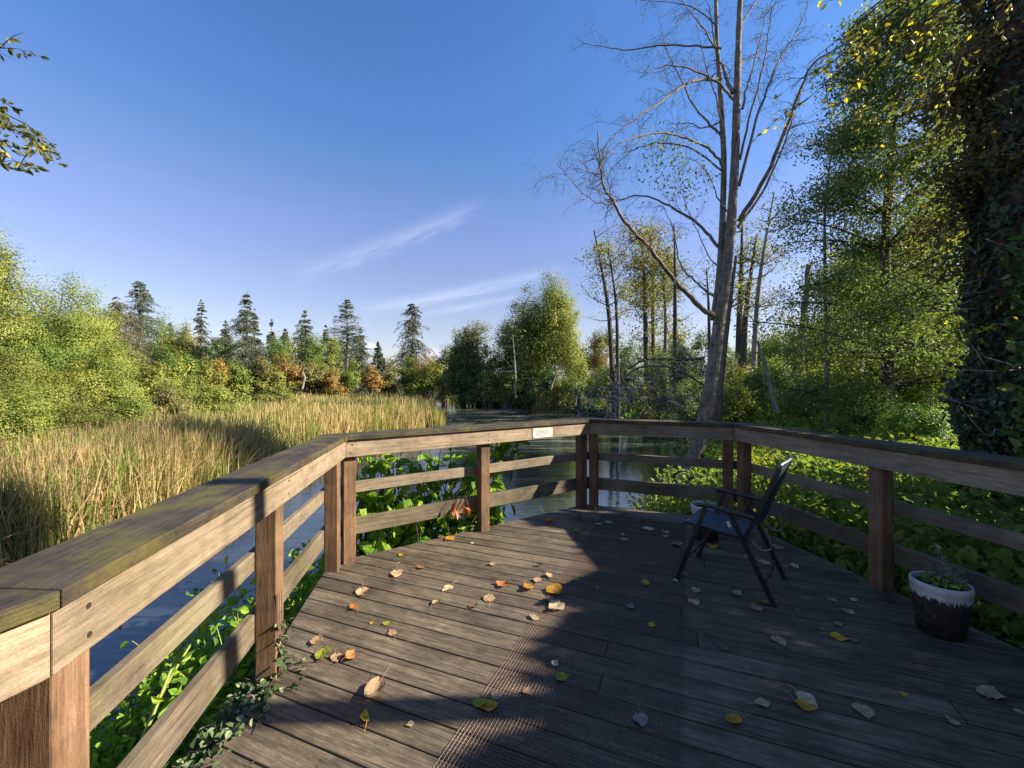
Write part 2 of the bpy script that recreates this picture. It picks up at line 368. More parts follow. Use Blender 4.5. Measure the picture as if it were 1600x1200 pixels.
# ------------------------------------------------------------------ deck and railing
Z0=np.array([-1.42,-.45]); Z1=np.array([-1.045,.86]); A=np.array([-1.468,3.44]); B=np.array([.925,5.10]); Cc=np.array([2.46,4.49]); D=np.array([2.92,1.75]); E=np.array([3.26,-.4])
LINE=[Z0,Z1,A,B,Cc,D,E]
def offs(pts,o):
    """mitred offset; positive = outward (left of travel)"""
    res=[]; n=len(pts)
    nrm=[]
    for i in range(n-1):
        d=pts[i+1]-pts[i]; d=d/np.linalg.norm(d); nrm.append(np.array([-d[1],d[0]]))
    for i in range(n):
        if i==0: res.append(pts[0]+nrm[0]*o)
        elif i==n-1: res.append(pts[-1]+nrm[-1]*o)
        else:
            m=nrm[i-1]+nrm[i]; m=m/np.linalg.norm(m); res.append(pts[i]+m*o/(m@nrm[i]))
    return res
def prism(name,poly,z0,z1,mat,parent,xdir,bev=.004):
    """extruded plan polygon as its own object, local x = along the board"""
    poly=[np.asarray(p,float) for p in poly]; c=sum(poly)/len(poly)
    x=np.asarray(xdir,float); x=x/np.linalg.norm(x); y=np.array([-x[1],x[0]])
    me=bpy.data.meshes.new(name); n=len(poly)
    area=sum(poly[i][0]*poly[(i+1)%n][1]-poly[(i+1)%n][0]*poly[i][1] for i in range(n))
    if area<0: poly=poly[::-1]
    vs=[((p-c)@x,(p-c)@y,z) for z in (z0-z0,z1-z0) for p in poly]
    fs=[tuple(range(n-1,-1,-1)),tuple(range(n,2*n))]+[(i,(i+1)%n,n+(i+1)%n,n+i) for i in range(n)]
    me.from_pydata(vs,[],fs); me.materials.append(mat)
    o=bpy.data.objects.new(name,me); C.objects.link(o)
    pl=np.array(parent.location) if parent else np.zeros(3)
    o.location=(c[0]-pl[0],c[1]-pl[1],z0-pl[2]); o.rotation_euler=(0,0,math.atan2(x[1],x[0]))
    if parent: o.parent=parent
    b=o.modifiers.new('bevel','BEVEL'); b.width=bev; b.segments=2; b.limit_method='ANGLE'; b.angle_limit=R(40)
    return o
def clip(poly,p,nrm):
    """keep side where (q-p).n<=0"""
    out=[]; n=len(poly)
    for i in range(n):
        a,b=poly[i],poly[(i+1)%n]; da=(a-p)@nrm; db=(b-p)@nrm
        if da<=0: out.append(a)
        if (da<0<db) or (db<0<da): out.append(a+(b-a)*da/(da-db))
    return out

rail=thing('deck_railing','weathered timber railing with wide mossy cap running round the wooden deck','railing',(0,0,0))
dk=thing('wooden_deck','dark weathered plank deck strewn with fallen leaves inside the railing','deck',(0,0,0))
deck_edge=offs([Z0,Z1,A,B,Cc,D,E],.055)
bd=np.array([math.cos(R(-21.8)),math.sin(R(-21.8))]); bn=np.array([-bd[1],bd[0]])
PITCH,BW=.1445,.1375
hull=list(deck_edge)+[np.array([3.3,-3.2]),np.array([-1.6,-3.2])]
# convex part clip: handle the slightly concave corner at Z1 by clipping with each edge of the convex hull of main outline
clips=[]
for i in (1,2,3,4):
    a,b=deck_edge[i],deck_edge[i+1]; d=(b-a)/np.linalg.norm(b-a); clips.append((a,np.array([-d[1],d[0]])))
kmin=int(-4.5/PITCH)-20; cnt=0
for k in range(-46,60):
    v0=k*PITCH-.3; 
    # butt joints: two or three lengths per row
    j=rng.uniform(-.3,.9)+(1.35 if k%2 else -.1)
    cuts=[-9,j,9]
    for s in range(2):
        poly=[bd*cuts[s]+bn*v0,bd*(cuts[s+1]-.004)+bn*v0,bd*(cuts[s+1]-.004)+bn*(v0+BW),bd*cuts[s]+bn*(v0+BW)]
        for p,nn in clips:
            poly=clip(poly,p,nn)
            if len(poly)<3: break
        if len(poly)<3: continue
        poly=clip(poly,np.array([0,-2.2]),np.array([0,-1.0]))
        if len(poly)<3: continue
        poly=clip(poly,np.array([3.0,0.]),np.array([1.,.16])/math.hypot(1,.16)) if False else poly
        P=np.array(poly); ar=abs(sum(P[i][0]*P[(i+1)%len(P)][1]-P[(i+1)%len(P)][0]*P[i][1] for i in range(len(P))))/2
        if ar<.004: continue
        if P[:,1].max()<.1: continue
        dz=rng.uniform(-.0015,.0015)
        o=prism('deck_board',poly,-.038+dz,dz,M['deck'],dk,bd,.005); cnt+=1
# joists and rim below
for i in range(1,5):
    a,b=offs(LINE,.015)[i],offs(LINE,.015)[i+1]; a2,b2=offs(LINE,-.03)[i],offs(LINE,-.03)[i+1]
    prism('rim_joist',[a,b,b2,a2],-.30,-.044,M['joist'],dk,b-a)
for xx,yy in ((-.9,3.0),(.9,4.3),(2.1,3.8),(2.3,1.2),(-.6,1.0)):
    prism('support_post',[np.array([xx-.07,yy-.07]),np.array([xx+.07,yy-.07]),np.array([xx+.07,yy+.07]),np.array([xx-.07,yy+.07])],-1.9,-.044,M['joist'],dk,(1,0))
CAPT,CAPB,FB=1.075,1.035,.893
def boards(name,o0,o1,z0,z1,mat,gap=.0015,segs=range(6)):
    p0=offs(LINE,o0); p1=offs(LINE,o1)
    for i in segs:
        d=LINE[i+1]-LINE[i]; d=d/np.linalg.norm(d)*gap
        prism(name,[p0[i]+d,p0[i+1]-d,p1[i+1]-d,p1[i]+d],z0,z1,mat,rail,LINE[i+1]-LINE[i])
PW=.1
boards('cap_board',-.112,.125,CAPB,CAPT,M['cap'])
boards('fascia_board',-.091,-.052,FB,CAPB-.003,M['fascia'])
boards('middle_rail',.052,.09,.558,.652,M['rail'])
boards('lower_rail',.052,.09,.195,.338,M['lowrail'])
def post(p,d,mat=None):
    d=d/np.linalg.norm(d); n=np.array([-d[1],d[0]]); h=PW/2
    # local x along the grain: build lying, stand it up
    me=bpy.data.meshes.new('post'); L0,L1=-.35,CAPB-.003
    g=G(); box(g,((L1-L0)/2,0,0),(L1-L0,PW,PW)); me=g.mesh('post'); me.materials.append(mat or M['post'])
    o=bpy.data.objects.new('post',me); C.objects.link(o); o.parent=rail
    Mx=Matrix(((0,d[0],n[0],p[0]),(0,d[1],n[1],p[1]),(1,0,0,L0),(0,0,0,1))); o.matrix_local=Mx
    b=o.modifiers.new('bevel','BEVEL'); b.width=.005; b.segments=2
    return o
def seg(i): return LINE[i+1]-LINE[i]
def on(i,pt):  # project on segment i
    a=LINE[i]; d=seg(i)/np.linalg.norm(seg(i)); return a+d*((pt-a)@d)
u=[seg(i)/np.linalg.norm(seg(i)) for i in range(6)]
for p,i in ((on(1,np.array([-1.293,2.13])),1),(A-u[1]*.105,1),(A+u[2]*.10,2),(on(2,np.array([-.318,4.28])),2),(B-u[2]*.095,2),(B+u[3]*.085,3),(Cc-u[3]*.10,3),(Cc+u[4]*.09,4),(on(4,np.array([2.66,3.02])),4),(Z1+u[1]*.08,1),(Z1-u[0]*.1,0),(D,4),(E,5),(Z0,0)):
    post(p,u[i])

for p,i in ((on(1,np.array([-1.293,2.13])),1),(A-u[1]*.105,1),(A+u[2]*.10,2),(on(2,np.array([-.318,4.28])),2),(B-u[2]*.095,2),(B+u[3]*.085,3),(Cc-u[3]*.10,3),(Cc+u[4]*.09,4),(on(4,np.array([2.66,3.02])),4),(Z1+u[1]*.08,1),(Z1-u[0]*.1,0)):
    nn=np.array([u[i][1],-u[i][0],0.])
    for zz in (FB+.035,CAPB-.04):
        g=G(); q=np.array([*p,zz])+nn*.0905+np.array([*u[i],0])*rng.uniform(-.02,.02); tube(g,[q,q+nn*.0025,q+nn*.0027],[.0065,.0065,.0001],8); g.build('screw',M['screw'],rail)
# notice plate on the far rail
fa=offs(LINE,-.091); fd=u[2]; fn=np.array([fd[1],-fd[0]])
def on_fascia(px,z,extra=0):
    a=fa[2]+fn*extra; k=(px-800)/F_; # a.x + t*fd.x = k (a.y + t fd.y)
    t=(k*a[1]-a[0])/(fd[0]-k*fd[1]); p=a+fd*t; return np.array([p[0],p[1],z])
pl=on_fascia(832,.96,.0); pr=on_fascia(863,.96,.0); ctr=(pl+pr)/2; wd=np.linalg.norm((pr-pl)[:2])
plate=thing('notice_plate','small white printed notice plate screwed to the railing board near the far corner','sign',tuple(ctr))
g=G(); f3=np.array([fn[0],fn[1],0]); d3=np.array([fd[0],fd[1],0]); Mx=np.stack([d3,f3,np.array([0,0,1])],1)
box(g,ctr+f3*.004,(wd,.004,.105),.5,Mx); g.build('plate',M['white'],plate)
g=G()
for r_,(w_,o_) in enumerate(((.5,0),(.72,.0),(.66,-.01),(.74,0),(.4,.0))):
    z=.03-r_*.014; x=-wd*w_/2+o_
    while x<wd*w_/2:
        l=rng.uniform(.006,.018); box(g,ctr+f3*.0065+d3*(x+l/2)+np.array([0,0,z]),(l,.001,.005),.5,Mx); x+=l+.004
g.build('printed_text',M['ink'],plate)
for sx in (-1,1):
    for sz in (-1,1):
        g=G(); q=ctr+d3*sx*(wd/2-.012)+np.array([0,0,sz*.043]); tube(g,[q+f3*.004,q+f3*.009,q+f3*.0092],[.005,.005,.0001],8); g.build('screw',M['screw'],plate)

# wire mesh runner
def runner():
    md=np.array([math.cos(R(66.8)),math.sin(R(66.8))]); mn=np.array([md[1],-md[0]])
    o=thing('wire_mesh_runner','rusty wire mesh strip stapled flat down the middle of the deck','mesh mat',(.27,1.95,0))
    base=np.array([-.215,1.82]); W=.89; s=.0165
    g=G(); L0,L1=-1.6,3.22
    nl=int(W/s)
    for i in range(nl+1):
        p=base+mn*i*s
        n=14; t=np.linspace(L0,L1+.0,n); pts=[np.append(p+md*a+mn*.003*math.sin(a*3+i*.05),.0045+.001*math.sin(a*7+i)) for a in t]
        # trim at far rail
        pts=[q for q in pts if ((q[:2]-B)@np.array([-u[3][1],u[3][0]]))<-.13]
        tube(g,pts,.0012,3)
    g.build('long_wires',M['wire'],o); g=G()
    nl=int((L1-L0)/s)
    for j in range(nl+1):
        p=base+md*(L0+j*s)
        if ((p+mn*W/2-B)@np.array([-u[3][1],u[3][0]]))>-.13: continue
        tube(g,[np.append(p+mn*a*W,.0058) for a in (0,.33,.66,1)],.0012,3)
    g.build('cross_wires',M['wire'],o)
runner()

# ------------------------------------------------------------------ folding chair
def chair():
    F0=np.array([1.273,3.183]); gdir=np.array([.762,-.648]); sd=np.array([.648,.762]); Wd=.545
    P=lambda t,s,z: np.array([*(F0+gdir*t+sd*s),z])
    o=thing('folding_chair','black folding garden armchair with dark mesh seat standing by the small white pot','chair',tuple(P(.3,Wd/2,0)))
    for s in (0,Wd):
        sg=1 if s==0 else -1; si=s+sg*.022
        g=G(); bar(g,P(0,s,.0),P(.206,s,.585),.028,.018,up=(*sd,0)); g.build('front_leg',M['black_metal'],o)
        g=G(); bar(g,P(.635,si,.0),P(.36,si,.575),.028,.018,up=(*sd,0)); g.build('rear_leg',M['black_metal'],o)
        g=G(); tube(g,smooth_path([P(.14,s,.592),P(.17,s,.603),P(.3,s,.594),P(.53,s,.572)],4),.0145,8); 
        g.build('armrest',M['black_metal'],o,True)
        g=G(); bar(g,P(.455,si+sg*.02,.40),P(.665,si+sg*.02,.93),.030,.018,up=(*sd,0)); g.build('back_post',M['black_metal'],o)
        g=G(); bar(g,P(.04,si+sg*.04,.432),P(.465,si+sg*.04,.392),.02,.018,up=(*sd,0)); g.build('seat_rail',M['black_metal'],o)
        for q in (P(.36,si-sg*.014,.50),P(.478,si-sg*.010,.40)):
            g=G(); tube(g,[q-np.array([*sd,0])*.006,q+np.array([*sd,0])*.006],.012,8); g.build('pivot_bolt',M['grey_metal'],o)
        g=G()
        tube(g,smooth_path([P(.50,si,.41),P(.56,si,.36),P(.62,si,.385),P(.60,si,.47),P(.575,si,.52)],4),.006,6); g.build('hinge_loop',M['grey_metal'],o,True)
        for t0,t1 in ((-.006,.014),(.62,.648)):
            g=G(); box(g,P((t0+t1)/2,s if t0<.1 else si,.011),(.036,.026,.022),.5,np.stack([np.array([*gdir,0]),np.array([*sd,0]),np.array([0,0,1])],1)); g.build('foot_cap',M['black_metal'],o)
    for t,z,n in ((.062,.17,'front_brace'),(.575,.125,'rear_brace')):
        g=G(); tube(g,[P(t,0.01,z),P(t,Wd-.01,z)],.009,8); g.build(n,M['grey_metal' if 'x' in n else 'black_metal'],o,True)
    # seat sling
    g=G(); nt_,ns=10,8; V=[]
    for i in range(nt_):
        t=.02+.45*i/(nt_-1)
        for j in range(ns):
            q=j/(ns-1); s=.045+(Wd-.09)*q; z=.447-.05*i/(nt_-1)-.022*math.sin(math.pi*q)*math.sin(math.pi*min(1,(i+1)/nt_))
            if i==0: z-=.02
            V.append(P(t,s,z))
    Fc=[[i*ns+j,i*ns+j+1,(i+1)*ns+j+1,(i+1)*ns+j] for i in range(nt_-1) for j in range(ns-1)]
    V=np.array(V); V2=V-np.array([0,0,.006]); g.add(V,Fc); g.add(V2,[f[::-1] for f in Fc])
    for a_,b_ in [(j,j+1) for j in range(ns-1)]: g.add([V[a_],V[b_],V2[b_],V2[a_]],[[3,2,1,0]])
    g.build('seat',M['mesh_fabric'],o,True)
    # back sling
    g=G(); V=[]
    for i in range(10):
        f=i/9; t=.50+.163*f; z=.50+.445*f
        for j in range(ns):
            q=j/(ns-1); s=.055+(Wd-.11)*q; V.append(P(t+.035*math.sin(math.pi*q),s,z+(.012*math.sin(math.pi*q) if i==9 else 0)))
    Fc=[[i*ns+j,i*ns+j+1,(i+1)*ns+j+1,(i+1)*ns+j] for i in range(9) for j in range(ns-1)]
    V=np.array(V); V2=V+np.array([*gdir,0])*.006; g.add(V,Fc); g.add(V2,[f[::-1] for f in Fc])
    g.build('backrest',M['mesh_fabric'],o,True)
    g=G(); tube(g,smooth_path([P(.665,.045,.925),P(.668,.05,.95),P(.69,.15,.962),P(.70,Wd/2,.967),P(.69,Wd-.15,.962),P(.668,Wd-.05,.95),P(.665,Wd-.045,.925)],4),.013,8); g.build('top_bar',M['grey_metal'],o,True)
    g=G(); bar(g,P(.352,.004,.515),P(.368,.004,.478),.022,.002,up=(*sd,0)); g.build('sticker',M['white'],o)
chair()

# ------------------------------------------------------------------ glazed pots
def glaze_mat(name,line,amp):
    m,nt,out=newmat(name); tc=N(nt,'TexCoord'); sep=N(nt,'SeparateXYZ'); nt.links.new(tc.outputs['Object'],sep.inputs[0])
    ang=math_(nt,'ARCTAN2',sep.outputs[1],sep.outputs[0])
    cx=N(nt,'CombineXYZ'); nt.links.new(math_(nt,'MULTIPLY',ang,17.0),cx.inputs[0]); nt.links.new(math_(nt,'MULTIPLY',sep.outputs[2],4.0),cx.inputs[1])
    nz=noise(nt,cx.outputs[0],1.6,3,.7)
    lim=math_(nt,'ADD',math_(nt,'MULTIPLY',math_(nt,'SUBTRACT',nz,.5),amp),line)
    f=ramp(nt,math_(nt,'MULTIPLY',math_(nt,'SUBTRACT',sep.outputs[2],lim),60.0,clamp=True),[(.2,(0,)*3),(.7,(1,)*3)])
    body=ramp(nt,noise(nt,tc.outputs['Object'],38,6,.75),[(.35,(.010,.008,.007)),(.55,(.020,.015,.013)),(.68,(.11,.085,.07))])
    wh=ramp(nt,noise(nt,tc.outputs['Object'],14,4),[(.3,(.36,.37,.36)),(.7,(.50,.51,.50))])
    col=mixc(nt,f,body,wh); rg=ramp(nt,f,[(0,(.55,)*3),(1,(.28,)*3)])
    princ(nt,out,col,rg,bumped(nt,noise(nt,tc.outputs['Object'],45,5,.7),.35,.006),.45); return m
def lathe(g,c,prof,k=40):
    P=np.array(prof); n=len(P); an=np.arange(k)/k*2*math.pi
    V=np.stack([c[0]+P[:,0,None]*np.cos(an),c[1]+P[:,0,None]*np.sin(an),c[2]+P[:,1,None]+0*an],-1).reshape(-1,3)
    F=[[i*k+j,i*k+(j+1)%k,(i+1)*k+(j+1)%k,(i+1)*k+j] for i in range(n-1) for j in range(k)]
    g.add(V,F)
def pot(label,c,rt,rb,h,line,amp):
    o=thing('plant_pot',label,'pot',c,'glazed pots on the deck')
    g=G(); lathe(g,c,[(0.001,.004),(rb*.9,.004),(rb,.012),(rb+(rt-rb)*.45,h*.4),(rt*.985,h*.80),(rt*.97,h*.84),(rt*1.0,h*.86),(rt*1.02,h*.93),(rt*1.0,h*.985),(rt*.95,h),(rt*.91,h*.985),(rt*.89,h*.93),(rt*.86,h*.7)])
    g.build('pot_body',glaze_mat('drip_glaze',line,amp),o,True)
    g=G(); k=24; rr=[0.001,.3,.6,.88]; P=[]
    for r_ in rr:
        for j in range(k):
            a=j/k*6.283; P.append([c[0]+rt*r_*math.cos(a),c[1]+rt*r_*math.sin(a),c[2]+h*.86+.014*math.sin(5*a+r_*7)*r_+.01*(1-r_)])
    F=[[i*k+j,i*k+(j+1)%k,(i+1)*k+(j+1)%k,(i+1)*k+j] for i in range(3) for j in range(k)]
    g.add(P,F); g.build('soil',M['soil'],o,True)
    return o
PB=(2.585,2.49,0.0); PS=(1.88,4.0,0.0)
pot('large glazed pot with white rim and dark body at the right edge of the deck',PB,.138,.108,.315,.228,.13)
pot('smaller glazed pot with white rim half hidden behind the folding chair',PS,.137,.105,.335,.25,.10)
def potted():
    o=thing('rosemary_plant','spindly silver green plant growing in the large dark glazed pot','plant',(PB[0],PB[1],.28))
    g=G(); gs=G()
    for k in range(9):
        b=np.array([PB[0]+.03+rng.normal()*.035,PB[1]+rng.normal()*.04,.285]); h=rng.uniform(.05,.12) if k else .27
        tip=b+np.array([rng.normal()*.04-.05*(k==0),rng.normal()*.04,h]); P=smooth_path([b,(b+tip)/2+rng.normal(size=3)*.012,tip],5); tube(gs,P,np.linspace(.003,.0012,len(P)),4)
        n=int(230*h/.2) ; t=rng.random(n)**.9; idx=(t*(len(P)-1)).astype(int); Q=P[idx]; Tn=norm(rng.normal(size=(n,3))*[1,1,.3]+[0,0,.7])
        leafs(g,Q+Tn*.014,.032,0,5,None,False,Tn)
    gs.build('stems',M['cane'],o); g.build('foliage',M['lf_rosemary'],o)
    g=G(); n=110; a=rng.random(n)*6.283; r_=np.sqrt(rng.random(n))*.105
    o2=thing('pot_weeds','low green weeds covering the soil of the large dark pot','plant',(PB[0],PB[1],.28))
    leafs(g,np.stack([PB[0]+r_*np.cos(a),PB[1]+r_*np.sin(a),.292+rng.random(n)*.035],1),.035,1,1.6,None,True); g.build('foliage',M['lf_herb'],o2)
    o3=thing('pot_seedling','thin weedy sprout growing in the smaller glazed pot','plant',(PS[0],PS[1],.3))
    g=G(); gs=G()
    for k in range(6):
        b=np.array([PS[0]+rng.normal()*.05,PS[1]+rng.normal()*.05,.29]); tip=b+np.array([rng.normal()*.03,rng.normal()*.03,.05+.05*rng.random()+(.08 if k==0 else 0)]); tube(gs,[b,tip],[.002,.001],3)
        n=26; leafs(g,b+(tip-b)*rng.random((n,1))+rng.normal(size=(n,3))*.012,.024,.5,2,None,True)
    gs.build('stems',M['cane'],o3); g.build('foliage',M['lf_herb'],o3)
potted()

# ------------------------------------------------------------------ fallen leaves on the deck
LC={'yellow':(.52,.34,.03),'golden':(.50,.26,.035),'green':(.30,.34,.04),'tan':(.44,.30,.17),'pale':(.46,.38,.24),'pink':(.40,.27,.17),'orange':(.42,.18,.06),'brown':(.17,.10,.06),'grey':(.27,.23,.20),'white':(.50,.45,.36)}
LW={'yellow':'bright yellow','golden':'golden yellow','green':'yellow green','tan':'tan','pale':'pale cream','pink':'light brown','orange':'rusty orange','brown':'dark brown','grey':'greyish','white':'whitish'}
def leaf_col(name,c):
    m,nt,out=newmat('fallen_'+name); tc=N(nt,'TexCoord'); oi=N(nt,'ObjectInfo'); v=tc.outputs['Object']
    c1=ramp(nt,noise(nt,v,26,5,.7),[(.32,tuple(x*.55 for x in c)),(.5,c),(.75,tuple(min(.8,x*1.2) for x in c))])
    sp=ramp(nt,noise(nt,v,70,2,.5),[(.30,(1,)*3),(.36,(0,)*3)])
    c1=mixc(nt,math_(nt,'MULTIPLY',sp,.6),c1,(.08,.05,.03))
    hs=N(nt,'HueSaturation'); nt.links.new(c1,hs.inputs['Color']); nt.links.new(math_(nt,'ADD',math_(nt,'MULTIPLY',oi.outputs['Random'],.4),.8),hs.inputs['Value'])
    p=princ(nt,None,hs.outputs[0],.6,None,.3); t=N(nt,'BsdfTranslucent'); nt.links.new(hs.outputs[0],t.inputs[0]); mx=N(nt,'MixShader'); mx.inputs[0].default_value=.25
    nt.links.new(p.outputs[0],mx.inputs[1]); nt.links.new(t.outputs[0],mx.inputs[2]); nt.links.new(mx.outputs[0],out.inputs[0]); return m
LM={k:leaf_col(k,c) for k,c in LC.items()}
FL=[(702,843,'golden',17,0),(737,849,'white',6,0),(627,868,'yellow',10,1),(657,888,'orange',13,1),(619,898,'tan',22,0),(547,874,'orange',14,2),(769,883,'pale',13,1),(843,885,'brown',8,2),(567,928,'tan',24,1),(698,921,'pale',18,0),(783,915,'orange',18,1),(824,920,'golden',19,1),(869,927,'golden',27,1),(839,909,'pink',14,0),(860,902,'tan',15,0),(765,935,'tan',24,0),(684,943,'tan',14,2),(741,948,'brown',13,1),(552,950,'orange',16,1),(857,939,'pink',13,1),(867,952,'pale',27,1),(834,966,'pale',18,0),(581,974,'yellow',8,0),(604,976,'green',12,1),(612,989,'tan',18,0),(494,1005,'pink',22,1),(504,1027,'green',28,1),(526,1030,'pink',22,0),(546,1027,'orange',20,2),(581,1084,'tan',38,2),(747,1102,'green',24,1),(762,1108,'yellow',27,1),(774,1088,'grey',17,0),(879,1061,'green',21,1),(867,1040,'white',13,2),(823,1084,'pink',14,1),(901,907,'green',7,0),(567,1125,'yellow',22,2),(933,919,'white',5,0),(856,816,'golden',16,2),(904,811,'brown',11,2),(932,796,'grey',11,0),(900,831,'golden',11,1),(934,820,'white',9,0),(950,817,'white',12,0),(976,802,'golden',13,1),(973,836,'white',7,0),(976,844,'pale',11,0),(1014,828,'white',18,0),(1039,833,'pale',13,0),(1041,839,'tan',10,0),(1055,852,'grey',14,0),(1064,851,'tan',8,0),(1112,855,'yellow',17,1),(1214,855,'pale',19,0),(1194,881,'pale',19,0),(1240,886,'white',17,1),(1247,888,'grey',11,1),(1225,885,'pink',12,0),(1010,914,'yellow',12,2),(1087,924,'pale',15,0),(1085,943,'pale',19,0),(985,950,'grey',16,1),(1150,929,'tan',18,1),(1181,950,'tan',22,0),(1198,944,'golden',20,1),(1055,908,'pale',10,0),(1069,899,'tan',9,2),(1017,979,'yellow',14,0),(1298,937,'pale',17,0),(1333,939,'white',13,1),(1324,956,'pale',19,0),(1311,976,'tan',15,0),(1313,998,'yellow',28,0),(1335,1001,'grey',14,0),(1219,1004,'tan',25,0),(1285,984,'tan',8,0),(1127,1012,'brown',18,0),(1193,1100,'pale',24,0),(1263,1096,'pale',36,0),(1261,1108,'golden',32,1),(1351,1115,'pale',36,0),(1411,1085,'yellow',16,0),(1550,1087,'pale',50,1),(1485,1127,'tan',25,1),(1144,1127,'golden',26,1),(1001,1130,'grey',26,0),(1594,1116,'tan',24,1),(1299,967,'brown',9,0),(640,1133,'pale',12,0)]
def zone(px,py):
    if py<812 and px<1000: return 'by the far corner posts'
    if 1040<px<1260 and py<960: return 'under or beside the folding chair'
    if px>=1260 and py<1030: return 'left of the large glazed pot'
    if px>1075: return 'on dark boards, front right'
    if px>800 or (py>1060 and px>735): return 'on the wire mesh strip'
    if py<905: return 'on sunlit boards near far railing'
    if py<960: return 'on sunlit boards mid deck'
    return 'on boards at front left'
ordw=['first','second','third','fourth','fifth','sixth','seventh','eighth']
keys={}
for i,f in enumerate(FL):
    k=(LW[f[2]],('small','mid-sized','large')[0 if f[3]*(1.5/(f[1]-600))<.055 else (1 if f[3]*(1.5/(f[1]-600))<.098 else 2)],('flat','curled','upturned')[f[4]],zone(f[0],f[1])); keys.setdefault(k,[]).append(i)
lab={}
for k,ids in keys.items():
    ids.sort(key=lambda i:FL[i][0])
    for j,i in enumerate(ids):
        w='%s %s %s leaf %s'%(k[1],k[2],k[0],k[3])
        if len(ids)>1: w+=', %s such from left'%ordw[j]
        lab[i]=w
def fallen(i,px,py,c,wpx,curl):
    p=ground_pt(px,min(py,1160)); size=max(.02,wpx/F_*p[1]*1.08*(1/(1+.35*((px-800)/645)**2)))
    nv,nh=7,5; vs=[]; rot=rng.uniform(0,6.283); cu=(.10,.55,1.1)[curl]*rng.uniform(.7,1.3); fo=(.10,.3,.6)[curl]*rng.uniform(.6,1.3); tw=rng.normal()*.3
    asp=rng.uniform(.72,.95)
    for a in range(nv):
        t=a/(nv-1); w=asp*.5*(math.sin(math.pi*min(1,(t*.93+.07))**.72))*(1 if t<.97 else .12)
        for b in range(nh):
            s=(b/(nh-1)*2-1); x=t-.5; y=s*w; z=fo*abs(y)*.9+cu*(t-.45)**2*.9+.05*math.sin(7*x+5*s+i)+tw*x*y
            if a==0: x+=-.06*abs(s)
            vs.append([x,y,z])
    V=np.array(vs)*size; V[:,2]-=V[:,2].min()-.004
    tilt=(0,.12,.5)[curl]*rng.normal()
    ct,st=math.cos(tilt),math.sin(tilt); V=np.stack([V[:,0],V[:,1]*ct-V[:,2]*st,V[:,1]*st+V[:,2]*ct],1)
    c_,s_=math.cos(rot),math.sin(rot); V=np.stack([V[:,0]*c_-V[:,1]*s_,V[:,0]*s_+V[:,1]*c_,V[:,2]],1)
    V[:,2]-=V[:,2].min()-.003
    if 800<px<1075 : V[:,2]+=.005
    Fc=[[a*nh+b,a*nh+b+1,(a+1)*nh+b+1,(a+1)*nh+b] for a in range(nv-1) for b in range(nh-1)]
    g=G(); g.add(V+p,Fc)
    if size>.05:
        q=V[2]+p; dr=norm((V[2]-V[(nv-1)*nh+2])[None])[0]; e=q+dr*size*.65; e[2]=.004 if rng.random()<.55 else q[2]+size*.25
        tube(g,smooth_path([q,(q+e)/2+np.array([0,0,.006])+rng.normal(size=3)*size*.06,e],3),.0012,4)
    o=g.build('fallen_leaf',LM[c],None,True,tuple(p))
    tag(o,lab[i],'leaf','fallen leaves on the deck')
for i,f in enumerate(FL): fallen(i,*f)
# fine litter: grit, seed husks and crumbs on the boards
g=G(); n=520; 
Q=np.stack([rng.uniform(-1.2,2.7,n),rng.uniform(1.2,4.8,n)],1)
ok=np.ones(n,bool)
for p,nn in clips: ok&=((Q-p)@nn)<-.12
Q=Q[ok]; leafs(g,np.column_stack([Q,np.full(len(Q),.006)]),.009,4,1.5); tag(g.build('leaf_litter',M['lf_brown']),'fine crumbs of dry leaf and grit scattered over the deck boards','litter',kind='stuff')

#VEG#
# ================================================================== VEGETATION
def rnd_dirs(n,flat=1.0):
    v=norm(rng.normal(size=(n,3))); v[:,2]*=flat; return v
def lobes_crown(g,c,rad,nl,nc,nlf,size,tight=.55,fold=False,up=.5,elong=1.5,hang=0,bottom=-1.0,clr=.235):
    """crown = lobes > clumps > leaves, returns clump centres"""
    c=np.asarray(c,float); rad=np.asarray(rad,float)
    nlf=nlf*2.5; nl=nl+3
    ld=rnd_dirs(nl); ld[0]=(0,0,1); ld[1]=(.25,0,.95)
    ld[:,2]=np.where(ld[:,2]<bottom,-ld[:,2]*.5,ld[:,2])
    ru=rng.uniform(.25,.80,(nl,1)); ru[:2]=.60; lc=c+ld*rad*ru; lr=rad*rng.uniform(.30,.52,(nl,1))
    cd=norm(rng.normal(size=(nl,nc,3))); cc=lc[:,None]+cd*lr[:,None]*rng.uniform(.45,1.08,(nl,nc,1)); cc=cc.reshape(-1,3)
    cr=rad.mean()*clr*rng.uniform(.5,1.15,len(cc))*tight
    m=rng.poisson(nlf*rng.uniform(.35,1.5,len(cc))); idx=np.repeat(np.arange(len(cc)),m)
    P=cc[idx]+np.clip(rng.normal(size=(len(idx),3)),-1.55,1.55)*cr[idx][:,None]*np.array([1,1,.62])
    od=norm(cc-c+np.array([0,0,-.1])); P=P+od[idx]*(np.clip(rng.normal(size=(len(idx),1)),-1.4,1.2)*cr[idx][:,None]*.9); size=size*.80
    cv=rng.random(len(cc)); lob=np.repeat(rng.random(nl),nc); lv=np.clip(lob[idx]*.40+cv[idx]*.36+rng.random(len(idx))*.24,0,1); lcr=np.repeat(lc,nc,axis=0); Nb=norm(norm(P-cc[idx])*1.0+norm(cc-lcr)[idx]*.8+np.array([0,0,.35]))
    leafs(g,P,size,up,elong,lv,fold,hang=hang,Nb=Nb)
    return cc
